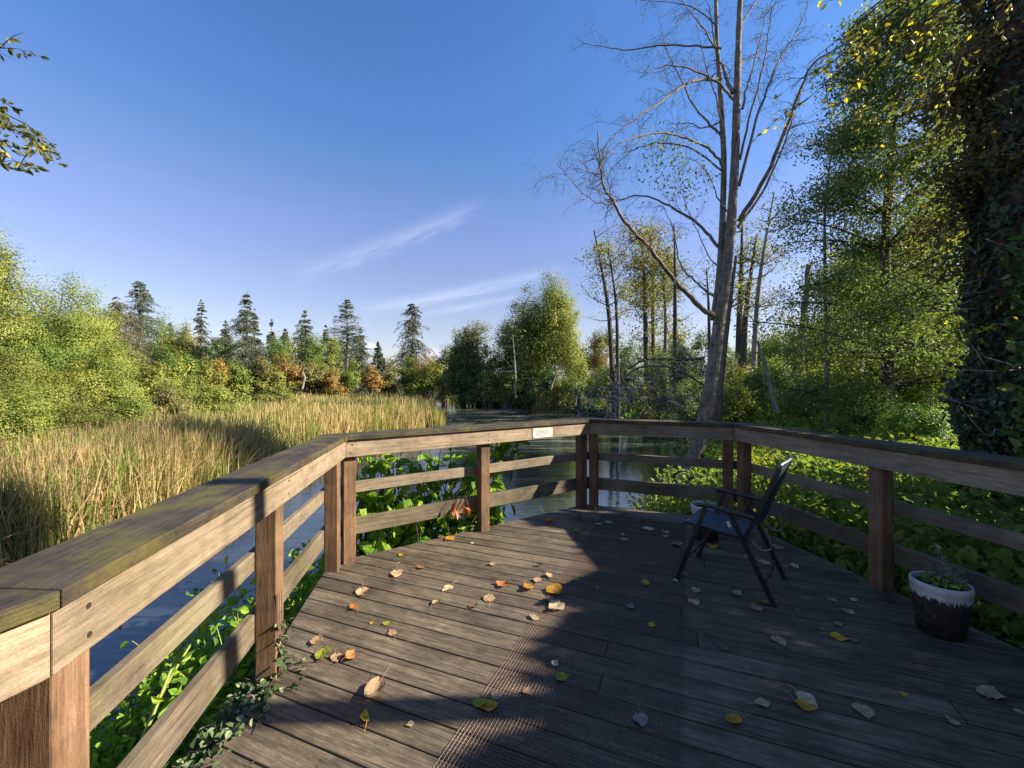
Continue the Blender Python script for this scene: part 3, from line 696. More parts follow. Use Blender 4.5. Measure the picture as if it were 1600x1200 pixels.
def limbs(g,base,top,cc,n,r0,bend=.25,k=5,t0=.25):
    """trunk to top plus limbs to a subset of clump centres"""
    base=np.asarray(base,float); top=np.asarray(top,float); H=np.linalg.norm(top-base)
    P=smooth_path([base,base+(top-base)*.33+rng.normal(size=3)*H*.02*[1,1,0],base+(top-base)*.66+rng.normal(size=3)*H*.02*[1,1,0],top],4)
    tube(g,P,np.linspace(r0,r0*.15,len(P)),max(k,6))
    if len(cc)==0: return
    for i in rng.choice(len(cc),min(n,len(cc)),replace=False):
        e=cc[i]; t=np.clip((e[2]-base[2])/max(H,.1)*rng.uniform(.45,.85),t0*.5,.92); s=P[int(t*(len(P)-1))]
        mid=(s+e)/2+np.array([0,0,-.08*np.linalg.norm(e-s)])+rng.normal(size=3)*.06*np.linalg.norm(e-s)
        Q=smooth_path([s,mid,e],3); rr=r0*(1-t)*.45
        tube(g,Q,np.linspace(rr,rr*.2,len(Q)),4)
def gz(x,y): return float(height(np.array([x]),np.array([y]))[0])
FCAT={}
def tree(name,label,px,d,top,w,pal,nl=10,nc=12,nlf=26,leaf=.2,bare=.2,group=None,bark='bark_far',dp=None,x=None,base=None,cat='tree',tight=.55,r0=None,hang=0,**kw):
    X=(px-800)/F_*d if x is None else x; z0=gz(X,d) if base is None else base; H=H_+(600-top)/F_*d-z0; W=w/F_*d
    o=thing(name,label,cat,(X,d,z0),group); gt=G(); gc=G()
    cz=z0+H*(bare+(1-bare)/2); rz=H*(1-bare)/2
    cc=lobes_crown(gc,(X,d,cz),(W/2,(dp or W)/2,rz),nl,nc,nlf,leaf,tight,hang=hang,**kw)
    limbs(gt,(X,d,z0-.3),(X+rng.normal()*W*.05,d,z0+H*.9),cc,int(nl*2.2),r0 or max(.05,H*.014))
    gt.build('trunk',M[bark],o,True); gc.build('crown',M[pal],o)
    return o
def bush(label,px,d,top,w,pal,group='bushes round the marsh',leaf=.12,nl=7,nc=10,nlf=24,name='bush',x=None,base=None,tight=.6,**kw):
    X=(px-800)/F_*d if x is None else x; z0=gz(X,d) if base is None else base; H=H_+(600-top)/F_*d-z0; W=w/F_*d
    o=thing(name,label,'bush',(X,d,z0),group); gt=G(); gc=G()
    cc=lobes_crown(gc,(X,d,z0+H*.45),(W/2,W/2*.8,H*.56),nl,nc,nlf,leaf,tight,bottom=-.5,**kw)
    for i in rng.choice(len(cc),min(14,len(cc)),replace=False):
        s=np.array([X+rng.normal()*W*.06,d+rng.normal()*W*.06,z0-.1]); e=cc[i]
        P=smooth_path([s,(s+e)/2+rng.normal(size=3)*W*.04+np.array([0,0,.1*H]),e],3); tube(gt,P,np.linspace(.03,.006,len(P))*max(.6,d/15),4)
    gt.build('stems',M['bark_far'],o,True); gc.build('foliage',M[pal],o)
    return o
def conifer(label,px,d,top,w,pal='lf_spruce',bare=.12,bare_trunk=0,dens=1.0,group='tall conifers beyond the marsh',x=None,leaf=.21,droop=.35,taper=.8,name='spruce_tree'):
    X=(px-800)/F_*d if x is None else x; z0=gz(X,d); H=H_+(600-top)/F_*d-z0; W=w/F_*d/2*1.5
    o=thing(name,label,'tree',(X,d,z0),group); gt=G(); gc=G()
    lean=rng.normal()*.01*H
    tube(gt,[(X,d,z0-.3),(X+lean,d,z0+H*.5),(X+lean*1.4,d,z0+H)],[H*.016,H*.010,.02],7)
    asy=rng.random()*6.283; asa=rng.uniform(.1,.38); taper*=rng.uniform(.85,1.15)
    lo=bare+bare_trunk; nlev=int(40*(1-lo)+8)
    PP=[];TT=[];VV=[]
    for i in range(nlev):
        f=(i+rng.random()*.8)/nlev; z=H*(lo+(1-lo)*f); env=(1-f)**taper*(.95+.35*math.sin(i*2.1)*rng.random())
        if rng.random()<.14: continue
        if f<.12: env*=.55+.45*f/.12
        for b in range(rng.integers(6,10)):
            a=rng.random()*6.283; Lb=W*env*rng.uniform(.38,1.25)*(1+asa*math.cos(a-asy+f*2))+.06; s=np.array([X+lean*(z/H),d,z0+z])
            dr=np.array([math.cos(a),math.sin(a),0.0])
            e=s+dr*Lb+np.array([0,0,-Lb*droop*rng.uniform(.3,1.6)+Lb*.25*f])
            mid=(s+e)/2+np.array([0,0,Lb*.08])
            tube(gt,[s,mid,e],[.05,.03,.012],3)
            m=int((24+70*Lb/max(W,.1))*dens*rng.uniform(.6,1.2)); t=rng.random(m)**.75
            q=s+(e-s)*t[:,None]+np.array([0,0,1])*(Lb*.08*np.sin(t*3.14))[:,None]
            side=np.array([-dr[1],dr[0],0]); sw=rng.normal(size=m)*.11*Lb*(1.1-t*.7)
            q=q+side*sw[:,None]+np.array([0,0,-1])*(np.abs(rng.normal(size=m))*.13*min(Lb,2.5))[:,None]
            PP.append(q); TT.append(np.tile(dr,(m,1))+side*np.sign(sw)[:,None]*.6+rng.normal(size=(m,3))*.3); VV.append(np.clip(rng.random(m)*.6+rng.random()*.4,0,1))
    leafs(gc,np.concatenate(PP),leaf*d/65*1.15,.6,2.4,np.concatenate(VV),T=np.concatenate(TT),hang=.35)
    gt.build('trunk',M['bark_far'],o,True); gc.build('crown',M[pal],o)
    return o

# ---- conifers on the skyline
conifer('tall spruce with a tufted top over a long bare trunk, far left skyline',221,70,440,52,bare_trunk=.42,taper=.55,dens=1.3)
conifer('narrow ragged spruce right of the bare trunked one on the left skyline',313,75,468,36,taper=.7,dens=.8,droop=.4)
conifer('broad dark spruce with a double top in the middle of the left skyline',384,64,455,66,dens=1.4,taper=.75,droop=.4)
conifer('slim spruce standing just right of the broad double topped one',427,72,497,36,dens=1.2)
conifer('small thin spruce second right of the broad double topped one',446,76,511,30,dens=.9)
conifer('pointed spruce behind the orange bushes with green tree at its foot',479,68,484,44,dens=1.2)
conifer('large spreading spruce left of the gap in the tree line',541,62,467,74,dens=1.1,taper=.6,droop=.05,leaf=.2)
conifer('dark drooping spruce standing alone right of the gap in the tree line',645,68,473,56,dens=1.25,taper=.42,droop=.75)
conifer('little pointed green conifer in the gap between the two largest spruces',592,85,533,34,dens=1.5,taper=.9)
conifer('small dark spruce between the bare trunked spruce and the narrow ragged one',266,76,503,34,dens=1.3)
conifer('dim spruce close left of the broad double topped one',352,74,500,42,dens=1.4)
conifer('second narrower top just right of the broad double topped spruce',399,66,482,32,dens=1.4)
conifer('low dark spruce right of the large spreading one',562,72,512,34,dens=1.3)
conifer('thin spruce between the pointed spruce and the large spreading one',507,74,507,32,dens=1.3)
conifer('grey brown drooping spruce beside the bright green tree on the left',182,58,462,56,'lf_grey',dens=1.3,taper=.5,droop=.7)
conifer('rough grey spruce just right of the drooping one on the left',203,60,485,54,'lf_grey',dens=1.2,taper=.5,droop=.6)
# ---- deciduous trees, far side
TG='broadleaf trees beyond the marsh'
tree('broadleaf_tree','mid green tree right of the bare trunked spruce',253,66,487,58,'lf_green',12,12,20,.26,.1,TG)
tree('broadleaf_tree','dull olive tree left of the narrow ragged spruce',288,62,499,56,'lf_olive',12,12,20,.26,.1,TG)
tree('broadleaf_tree','dark green tree right of the narrow ragged spruce',340,62,520,52,'lf_dark',12,12,20,.26,.05,TG)
tree('broadleaf_tree','green tree under the slim skyline spruce pair',440,58,528,56,'lf_green',10,12,20,.24,.05,TG)
tree('maple_tree','bright green rounded tree at the foot of the pointed spruce',490,56,520,40,'lf_green',9,12,22,.22,.05,TG)
tree('broadleaf_tree','pale green tree left of the large spreading spruce',517,58,522,34,'lf_poplar',8,12,20,.22,.1,TG)
tree('broadleaf_tree','reddish brown tree at the foot of the lone dark spruce',663,60,548,60,'lf_orange',10,12,20,.22,.05,TG)
tree('broadleaf_tree','yellow green tree between the lone dark spruce and the right bank',693,58,546,48,'lf_yg',9,12,18,.22,.05,TG)
tree('poplar_tree','brownish topped tree on the right bank behind the channel',738,52,500,78,'lf_rust',20,16,24,.25,.08,TG,hang=.3)
tree('broadleaf_tree','dark tree under the brownish topped one on the right bank',722,50,535,76,'lf_dark',16,14,24,.25,.0,TG)
tree('poplar_tree','rounded deep green tree left of the tallest poplar',790,50,496,84,'lf_green',22,16,28,.24,.02,TG)
tree('poplar_tree','tallest poplar on the right bank, broad and billowing',857,48,437,104,'lf_poplar',34,18,30,.23,.04,TG,hang=.4)
tree('poplar_tree','slightly lower poplar leaning against the tallest one',824,47,456,66,'lf_poplar',22,16,28,.23,.04,TG,hang=.4)
tree('poplar_tree','narrow poplar at the right shoulder of the tallest one',884,50,466,50,'lf_poplar',18,16,26,.23,.03,TG,hang=.4)
tree('maple_tree','rusty leaved small tree right of the tallest poplar',930,44,512,50,'lf_rust',9,12,22,.18,.05,TG)
tree('broadleaf_tree','dark low tree over the water left of the pale willow bush',760,48,560,70,'lf_dark',11,12,22,.2,.0,TG)
# ---- left near trees
tree('alder_tree','leafy tree cut by the left edge, higher than all others on the left',-42,15,322,128,'lf_poplar',24,18,40,.085,.35,None,'bark_far',hang=.4,tight=.62)
tree('alder_tree','big bright yellow green rounded tree on the left',96,20,432,176,'lf_yg',34,20,46,.10,.05,None,tight=.5)
tree('alder_tree','shorter green tree between the left edge tree and the bright one',22,19,470,120,'lf_green',18,16,36,.12,.05,None,tight=.5)
tree('alder_tree','dull green tree at the right shoulder of the bright yellow green one',150,24,466,90,'lf_olive',16,16,32,.13,.05,None,tight=.5)
# ---- filler wood behind the tree line
protos=[]
i=0
FX=list(range(-40,720,36))+list(range(905,1560,38))
for px in FX:
    d=rng.uniform(82,100); top=rng.uniform(536,560) if 560<px<700 else rng.uniform(512,538)
    if px<330: top-=8
    if len(protos)<4:
        pal=['lf_dark','lf_green','lf_olive','lf_dark'][len(protos)]
        o=tree('background_tree','%s tree in the row farthest behind, place %d from the left'%(['dark','green','dull olive','deep dark'][len(protos)],i+1),px,d,top,70,pal,14,10,16,.42,.0,'trees in the row farthest behind'); protos.append((o,d,top))
    else:
        s,sd,st=protos[i%4]; sc=((600-top)/F_*d+2.5)/((600-st)/F_*sd+2.5)
        X=(px-800)/F_*d
        dup(s,(X,d,gz(X,d)),rng.random()*6.28,sc,'%s tree in the row farthest behind, place %d from the left'%(['dark','green','dull olive','deep dark'][i%4],i+1))
    i+=1
for side,grp in ((-1,'left'),(1,'right')):
    for q in range(11):
        s_,sd_,st_=protos[q%4]; d=rng.uniform(26,60); X=side*(d*1.42+6+q*2.5); dup(s_,(X,d-6-q*3,gz(X,d-6-q*3)),rng.random()*6.28,rng.uniform(.55,.9),'background tree standing out of sight beyond the %s edge of the view'%grp)['group']='trees beyond the %s edge of the view'%grp
# ---- bushes round the marsh
BL=[(30,9.2,618,150,'lf_yg','low yellow green bush rising out of the reeds at the left edge'),(128,10.6,628,110,'lf_olive','low olive bush standing among the reeds on the left'),(205,12.6,615,90,'lf_yg','small yellow green bush at the inner edge of the reeds'),(255,16,603,80,'lf_rust','straggling rusty bush among the reeds'),(335,22,600,84,'lf_yg','pale yellow bush in the middle of the reed bed'),(425,30,600,70,'lf_olive','small olive bush far out in the reed bed'),(35,10.5,585,190,'lf_yg','sprawling yellow green bush nearest the left edge'),(-60,9.5,590,170,'lf_olive','olive bush mostly cut off by the left edge'),(20,13,540,150,'lf_olive','tall olive bush above the sprawling one at the left edge'),
(110,14,562,150,'lf_olive','brownish green bush below the bright rounded tree'),(176,15,560,110,'lf_yg','bright yellow green bush right of the brownish one on the left'),(60,16,520,120,'lf_green','green bush in front of the left edge tree'),
(165,18,535,100,'lf_yg','upper yellow bush under the drooping grey spruce'),(232,19,572,90,'lf_olive','olive bush left of the reed bed edge'),(215,22,548,70,'lf_yg','small yellow bush behind the olive one at the reed bed'),
(275,25,562,72,'lf_yg','fresh green bush below the narrow ragged spruce'),(262,30,548,56,'lf_green','green bush at the foot of the left skyline trees'),(322,30,570,66,'lf_olive','straggling olive bush in the middle left'),
(335,38,562,56,'lf_orange','orange tinged bush under the broad spruce'),(366,42,568,60,'lf_yg','yellow bush left of the orange run of bushes'),(300,44,560,60,'lf_green','low green bush behind the straggling olive one'),
(405,48,560,62,'lf_rust','rust coloured bush right of the broad spruce trunk'),(440,50,556,60,'lf_orange','orange bush with a pale crooked snag beside it'),(428,47,578,60,'lf_olive','low olive bush at the back edge of the reeds'),
(478,52,565,56,'lf_rust','russet bush right of the crooked snag'),(505,54,572,52,'lf_olive','dull green bush below the spreading spruce'),(515,53,580,60,'lf_orange','bright orange bush in the centre of the far reeds edge'),
(550,55,565,56,'lf_yg','yellow bush right of the bright orange one'),(578,56,572,50,'lf_orange','second bright orange bush near the channel mouth'),(605,58,574,44,'lf_rust','last rusty bush left of the channel'),
(640,60,560,52,'lf_green','green bush at the far end of the channel'),(668,57,572,54,'lf_yg','yellowish bush above the far end of the channel'),(696,55,575,54,'lf_olive','dark olive bush on the far bank of the channel'),
(722,52,582,56,'lf_dark','dark bush overhanging the channel'),(748,51,590,50,'lf_green','green bush at the waterline of the right bank'),(790,46,572,58,'lf_yg','pale willow bush leaning over the right bank water'),
(765,46,580,40,'lf_poplar','greyish bush left of the pale willow'),(832,46,585,54,'lf_dark','dark bush under the tallest poplar'),(862,43,580,52,'lf_dark','shadowy bush right of the poplar foot'),
(905,38,562,70,'lf_yg','rounded yellow willow bush left of the thin bare trees'),(880,41,592,56,'lf_olive','low olive bush by the right bank water'),(945,34,575,64,'lf_green','green bush at the foot of the thin bare trees'),
(985,30,562,70,'lf_dark','dark bush behind the arching dead branch'),(1030,27,545,80,'lf_green','tall green bush behind the tangle of dead twigs'),(1065,24,535,70,'lf_dark','dark leafy bush left of the large bare tree'),
(1010,24,590,90,'lf_olive','olive bush low behind the dead twigs'),(1080,20,592,90,'lf_green','green bush against the foot of the large bare tree'),(1150,22,560,84,'lf_olive','dull bush right of the large bare tree'),
(1135,17,598,90,'lf_yg','pale fluffy bush at the right of the large bare trunk'),(1200,20,560,90,'lf_green','green bush by the leaning grey snag'),(1195,30,520,84,'lf_green','taller green bush behind the leaning grey snag'),
(1245,26,508,70,'lf_green','dense bush left of the grey dead trunk'),(1265,16,590,110,'lf_herb','dark bush at the foot of the grey dead trunk'),(1320,18,545,120,'lf_back','glowing backlit bush right of the grey dead trunk'),
(1345,11.5,600,130,'lf_green','green bush in the undergrowth below the leafy tree'),(1400,13,590,140,'lf_green','bush low under the leafy tree'),(1440,10,630,120,'lf_herb','shadowy bush beside the ivy covered trunk')]
for px,d,top,w,pal,lb in BL:
    lf=float(np.clip(.0056*d,.055,.28)); nn=1.0 if d>20 else 1.9
    bush(lb,px,d,top,w,pal,leaf=lf,nl=int(8*nn),nc=11,nlf=int(24*nn))
for px,d,top,w,pal,lb in ((1290,30,440,120,'lf_green','green tree deep in the right woodland behind the pale thin trunk'),(1375,26,350,150,'lf_poplar','pale green tree filling the gap behind the leafy trees on the right'),(1470,24,300,150,'lf_green','tall green tree behind the leafy trees beside the ivy trunk'),(1225,34,480,90,'lf_poplar','small pale tree behind the leaning grey snag'),(1440,20,430,150,'lf_back','sunlit yellow green tree low behind the leafy trees')):
    tree('broadleaf_tree',lb,px,d,top,w,pal,18,14,22,.15,.02,None,tight=.5)
# ---- tall sparse trees on the right
def thin_tree(label,pts,d,r0,leafn,pal='lf_olive',bark='bark_far',twigs=16,name='sparse_tree',crown_from=.3,leaf=.11,spread=1.3,cl=14):
    P=np.array([at(a,b,d+dd) for a,b,dd in pts]); P[0,2]=gz(P[0,0],P[0,1])-.2; P=smooth_path(P,5)
    o=thing(name,label,'tree',tuple(P[0]),'thin trees on the right bank'); gt=G(); gc=G(); n=len(P)
    tube(gt,P,np.linspace(r0,r0*.22,n),7); ends=[]
    for k in range(twigs):
        t=crown_from+(1-crown_from)*rng.random(); s=P[int(t*(n-1))]; a=rng.random()*6.283; Lb=spread*(1.15-t*.6)*rng.uniform(.5,1.25)
        e=s+np.array([math.cos(a)*Lb,math.sin(a)*Lb,Lb*rng.uniform(.1,.8)]); m_=(s+e)/2+rng.normal(size=3)*.1*Lb
        Q=smooth_path([s,m_,e],3); tube(gt,Q,np.linspace(r0*.22,.008,len(Q)),4); ends.append(Q[-3:])
        for q in Q[2:]:
            for _ in range(2):
                e2=q+norm(rng.normal(size=3)+np.array([0,0,.3]))*Lb*.33; tube(gt,[q,(q+e2)/2+rng.normal(size=3)*.03,e2],[.010,.007,.004],3); ends.append(e2[None])
    gt.build('trunk',M[bark],o,True)
    if leafn:
        ends=np.concatenate(ends); sel=ends[rng.integers(0,len(ends),cl)]; P2=sel[rng.integers(0,cl,leafn)]+rng.normal(size=(leafn,3))*spread*.26*np.array([1,1,.8])
        leafs(gc,P2,leaf,.4,1.4,hang=.3); gc.build('crown',M[pal],o)
    return o
thin_tree('thin tree with a bent top at the left of the sparse trees',[(960,600,0),(952,500,0),(940,420,.3),(928,360,.5)],30,.20,1200,'lf_olive','bark_dark',18,leaf=.14,spread=2.0,cl=10)
thin_tree('thin straight dark trunk just right of the bent topped one',[(966,600,0),(964,500,0),(957,430,0),(950,388,.5)],29,.15,1300,'lf_olive','bark_dark',16,leaf=.14,spread=1.4,cl=12)
thin_tree('leafy tall poplar left of the middle trunks, sparse small leaves',[(1012,560,0),(1008,480,0),(1006,420,0),(1001,360,.5)],33,.24,5200,'lf_rust','bark_dark',34,leaf=.17,spread=2.3,cl=46,crown_from=.12)
thin_tree('tall thin trunk in the middle of the sparse trees',[(1022,560,0),(1020,480,0),(1020,420,0),(1018,372,.5)],35,.2,4200,'lf_olive','bark_dark',28,leaf=.17,spread=2.2,cl=40,crown_from=.12)
thin_tree('short sparse tree with pale leaves between two dark trunks',[(1038,580,0),(1040,500,0),(1037,440,0),(1040,400,.5)],32,.16,2600,'lf_poplar','bark_far',24,leaf=.16,spread=1.9,cl=26)
thin_tree('dark bare pole left of the large bare tree',[(1056,590,0),(1055,500,0),(1055,420,0),(1053,350,.5)],30,.2,900,'lf_olive','bark_dark',10,leaf=.14,spread=1.3,cl=9)
thin_tree('small dead pole directly left of the large bare tree',[(1110,560,0),(1108,500,0),(1104,420,0)],20,.12,0,'lf_olive','bark_dark',5,spread=.6)
thin_tree('tall dark trunk right behind the large bare tree',[(1154,600,0),(1155,520,0),(1158,430,0),(1160,345,.5)],26,.26,1500,'lf_olive','bark_dark',14,leaf=.13,spread=1.9,cl=16,crown_from=.5)
thin_tree('mossy dark trunk second right of the large bare tree',[(1160,595,0),(1163,520,0),(1172,440,0),(1182,370,.5)],25,.24,1700,'lf_poplar','bark_dark',16,leaf=.13,spread=2.0,cl=18,crown_from=.45)
thin_tree('leaning grey tree with bare forked twigs at its top',[(1174,560,0),(1183,480,0),(1196,380,0),(1210,300,.5)],22,.17,500,'lf_poplar','bark_grey',22,leaf=.11,spread=1.8,cl=8,crown_from=.3)
thin_tree('thin pale trunk in front of the leafy tree on the right',[(1292,640,0),(1292,560,0),(1290,480,0),(1289,330,0),(1300,230,0)],13.5,.085,500,'lf_back','bark_grey',10,leaf=.08,spread=.8,cl=10)
def snag(label,pts,d,r0,r1,bark='bark_grey',stubs=6,k=8,name='dead_snag',sub=.5):
    P=np.array([at(a,b,d) for a,b in pts]); P=smooth_path(P,5); P+=rng.normal(size=P.shape)*r0*.12
    o=thing(name,label,'dead tree',tuple(P[0]),None); g=G(); tube(g,P,np.linspace(r0,r1,len(P)),k); g.build('trunk',M[bark],o,True)
    for _ in range(stubs):
        g=G(); s=P[rng.integers(len(P)//4,len(P))]; e=s+norm(rng.normal(size=3)*[1,1,.4]+[0,0,.3])*sub*rng.uniform(.4,1.2); tube(g,[s,(s+e)/2+rng.normal(size=3)*.04,e],[r1*.5+.006,r1*.3+.004,.004],4); g.build('branch',M[bark],o,True)
snag('upright grey dead trunk with a broken forked top left of the leafy tree',[(1251,612),(1252,560),(1257,480),(1264,414)],17,.17,.10,stubs=9)
snag('grey dead snag leaning left in the undergrowth right of the large tree',[(1214,645),(1205,610),(1196,575),(1184,533)],12,.075,.035,stubs=7,sub=.4)
snag('thin pale dead sapling standing in front of the right bank poplars',[(806,622),(805,580),(803,550),(801,524)],44,.13,.03,stubs=14,sub=2.2)
snag('crooked white snag among the orange bushes beyond the reeds',[(472,607),(476,590),(473,580),(477,575)],50,.16,.07,stubs=4,sub=1.0)
snag('pale bare leaning trunk at the foot of the tufted spruce',[(226,572),(222,556),(218,543)],66,.5,.35,stubs=1)
snag('grey leaning stick at the right bank waterline',[(860,608),(866,592),(874,576)],40,.14,.05,stubs=5,sub=1.4)

# ---- leafy tree on the right (small leaves against the sky)
def right_tree():
    specs=[('tall leafy green tree filling the upper right, boughs reaching left',1396,12.0,-40,350,'lf_alder',.10,84,20,58),
           ('lower leafy tree with glowing yellow green foliage right of centre',1395,14.5,340,310,'lf_back',.10,46,18,62),
           ('leafy tree behind the ivy trunk at the right edge',1520,13.0,60,230,'lf_olive',.2,34,18,60)]
    for lb,px,d,top,w,pal,bare,nl,nc,nlf in specs:
        X=(px-800)/F_*d; z0=gz(X,d); H=H_+(600-top)/F_*d-z0; W=w/F_*d/2
        o=thing('leafy_tree',lb,'tree',(X,d,z0),None); gt=G(); gc=G()
        tp=np.array([X+.3,d,z0+H*.96]); Pt=smooth_path([(X,d,z0-.3),(X-.25,d,z0+H*.35),(X+.1,d+.1,z0+H*.7),tp],5); tube(gt,Pt,np.linspace(.17,.04,len(Pt)),8)
        for k in range(nl):
            f=bare+(1-bare)*(k+rng.random())/nl; a=rng.random()*6.283; s=Pt[int(f*.96*(len(Pt)-1))]
            Lb=W*(1.15-.75*((f-bare)/(1-bare)))*rng.uniform(.65,1.12)
            dr=np.array([math.cos(a),math.sin(a)*.9,0]); e=s+dr*Lb+np.array([0,0,Lb*rng.uniform(-.12,.35)]); mid=(s+e)/2+np.array([0,0,.06*Lb])
            Q=smooth_path([s,mid,e],5); tube(gt,Q,np.linspace(.05,.012,len(Q)),4)
            cc=[]
            for j in range(nc):
                t=rng.uniform(.3,1.03); q=Q[min(len(Q)-1,int(t*(len(Q)-1)))]; side=np.array([-dr[1],dr[0],0])
                q2=q+side*rng.normal()*.22*Lb*(1.2-t*.6)+np.array([0,0,rng.normal()*.12]); cc.append(q2)
                if j%2==0: tube(gt,[q,(q+q2)/2+rng.normal(size=3)*.04,q2],[.014,.01,.005],3)
            cc=np.array(cc); m=rng.poisson(nlf,len(cc)); idx=np.repeat(np.arange(len(cc)),m)
            P=cc[idx]+rng.normal(size=(len(idx),3))*np.array([.28,.28,.26])*(.6+.4*Lb/W); cv=rng.random(len(cc))
            leafs(gc,P,.085,.3,1.7,np.clip(cv[idx]*.5+rng.random(len(idx))*.5,0,1),hang=.35)
        gt.build('trunk',M['bark_dark'],o,True); gc.build('crown',M[pal],o)
right_tree()

# ---- ivy covered fir trunk
def ivy_tree():
    bx,by=6.95,5.6; z0=gz(bx,by)
    o=thing('ivy_covered_trunk','massive dark trunk smothered in ivy at the right edge','tree',(bx,by,z0),None)
    g=G(); P=np.array([[bx+.05,by,z0-.2],[bx,by,z0+.6],[bx,by,3],[bx+.05,by,6],[bx+.02,by,9],[bx,by,14],[bx,by,19]]); tube(g,smooth_path(P,4),np.interp(np.arange(25)/24,[0,.1,.3,1],[.55,.42,.40,.28]),22); g.build('trunk',M['bark_red'],o,True)
    g=G(); n=36000; z=rng.uniform(z0,8.5,n)**1.0; a=rng.random(n)*6.283
    bulge=.40+.09*np.sin(a*3+z*1.3)+.09*np.sin(a*5-z*2.7)+.12*np.exp(-np.maximum(z-z0,0)/1.2)+.05*np.sin(z*4.1+a)
    dens=.30+.7/(1+np.exp((z-3.6+1.3*np.sin(a*2+1))*1.4)); k=rng.random(n)<dens; z,a,bulge=z[k],a[k],bulge[k]; n=len(z)
    r=np.maximum(bulge,.40)+rng.exponential(.045,n); dr=np.stack([np.cos(a),np.sin(a),0*a],1)
    leafs(g,np.stack([bx+r*np.cos(a),by+r*np.sin(a),z],1)+rng.normal(size=(n,3))*.02,.092,0,1.15,None,True,T=np.array([0,0,-1])+rng.normal(size=(n,3))*.5)
    g.build('ivy_leaves',M['lf_ivy'],o)
    g=G(); gt=G()
    for k in range(46):   # dead brown foliage and twigs high on the trunk
        z=rng.uniform(3.2,8.6); a=rng.uniform(2.2,3.5); s=np.array([bx+.4*math.cos(a),by+.4*math.sin(a),z]); Lb=rng.uniform(.3,.9)
        e=s+np.array([math.cos(a),math.sin(a),rng.uniform(-.5,.15)])*Lb; Q=smooth_path([s,(s+e)/2+np.array([0,0,.1]),e],4); tube(gt,Q,np.linspace(.016,.004,len(Q)),4)
        m=110; q=Q[rng.integers(2,len(Q),m)]+rng.normal(size=(m,3))*.12; leafs(g,q,.075,.1,1.8,None,True,hang=.6)
    gt.build('side_twigs',M['bark_dark'],o,True); g.build('withered_foliage',M['lf_brown'],o)
    gt=G()
    for k in range(26):
        z=rng.uniform(.2,4.5); a=rng.uniform(2.8,5.0); s=np.array([bx+.5*math.cos(a),by+.5*math.sin(a),z]); e=s+np.array([math.cos(a),math.sin(a),rng.uniform(-.5,.5)])*rng.uniform(.5,1.6)
        Q=smooth_path([s,(s+e)/2+rng.normal(size=3)*.2,e],4); tube(gt,Q,np.linspace(.012,.003,len(Q)),4)
    gt.build('bare_vines',M['twig_pale'],o,True)
ivy_tree()

# ---- near tree on the right whose boughs hang over the view
def near_tree(name,label,pts,r0,boughs,pal,leaf,bark='bark_dark'):
    P=smooth_path(pts,5); o=thing(name,label,'tree',tuple(P[0]),None); gt=G(); gc=G(); tube(gt,P,np.linspace(r0,r0*.35,len(P)),10)
    for b in boughs:
        Q=smooth_path(b['p'],6); tube(gt,Q,np.linspace(b.get('r',.018),.003,len(Q)),5)
        n=len(Q); T=norm(np.gradient(Q,axis=0)); L_=np.linalg.norm(Q[-1]-Q[0])
        for _ in range(b.get('tw',8)):
            i=rng.integers(int(n*b.get('f',.3)),n); s=Q[i]; dr=norm(T[i]+rng.normal(size=3)*.65); e=s+dr*rng.uniform(.2,.6)*b.get('ts',1)
            e[2]-=.06; W=smooth_path([s,(s+e)/2+np.array([0,0,.03]),e],4); tube(gt,W,np.linspace(.005,.0015,len(W)),4)
            m=rng.integers(5,11)*b.get('ln',1); t=rng.uniform(.15,1.05,m); q=W[np.clip((t*(len(W)-1)).astype(int),0,len(W)-1)]
            off=norm(rng.normal(size=(m,3))*[1,1,.5]); 
            v=rng.random(m)*.72; v[rng.random(m)<b.get('yel',.08)]=1
            leafs(gc,q+off*leaf*.6+[0,0,-.02],leaf,.5,1.75,v,True,T=off+dr*.5,hang=.45)
    gt.build('trunk',M[bark],o,True); gc.build('crown',M[pal],o)
bo=[]; bo2=[]
T0=lambda z: np.array([5.0-.02*z,2.0-.07*(z-1),z])
ends=[(1244,170,4.3,3.6),(1292,170,4.1,4.0),(1262,130,4.6,4.2),(1268,95,4.2,4.4),(1345,120,4.0,4.6),(1375,175,4.3,4.4),(1330,72,4.4,4.8),(1400,92,3.8,4.9),(1440,150,4.1,4.7),(1340,30,4.2,4.8)]
for px,py,d,z in ends: 
    e=at(px,py,d); s=T0(max(z+.3,5.3)); bo.append(dict(p=[s,s+(e-s)*.4+np.array([.15,0,.28]),s+(e-s)*.75+np.array([0,0,.12]),e],tw=7,f=.55,yel=.14))
for k in range(30):
    px=rng.uniform(1340,1560); py=rng.uniform(70,560); 
    px=1340+(px-1340)*.75
    if px<1340+ (py-300)*.25: px+=90
    d=rng.uniform(3.6,5.0); e=at(px,py,d)
    low=e[2]-.577*e[0]<2.5
    if low: d=rng.uniform(5.3,7.0); e=at(px,py,d)
    s=np.array([7.25,4.95,e[2]+rng.uniform(-.2,.9)]) if low else T0(np.clip(e[2]+rng.uniform(.2,1.2),5.2,6.2)); (bo2 if low else bo).append(dict(p=[s,s+(e-s)*.4+np.array([.1,0,.2]),e],tw=9,f=.4,r=.012,yel=.06 if rng.random()<.75 else .5,ln=1))
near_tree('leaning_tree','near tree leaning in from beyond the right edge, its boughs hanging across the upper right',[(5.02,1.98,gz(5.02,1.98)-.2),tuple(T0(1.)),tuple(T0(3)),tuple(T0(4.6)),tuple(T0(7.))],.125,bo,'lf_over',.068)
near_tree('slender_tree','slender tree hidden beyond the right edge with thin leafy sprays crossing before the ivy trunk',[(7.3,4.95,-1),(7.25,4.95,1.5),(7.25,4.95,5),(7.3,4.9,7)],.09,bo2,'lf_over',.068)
bo=[]
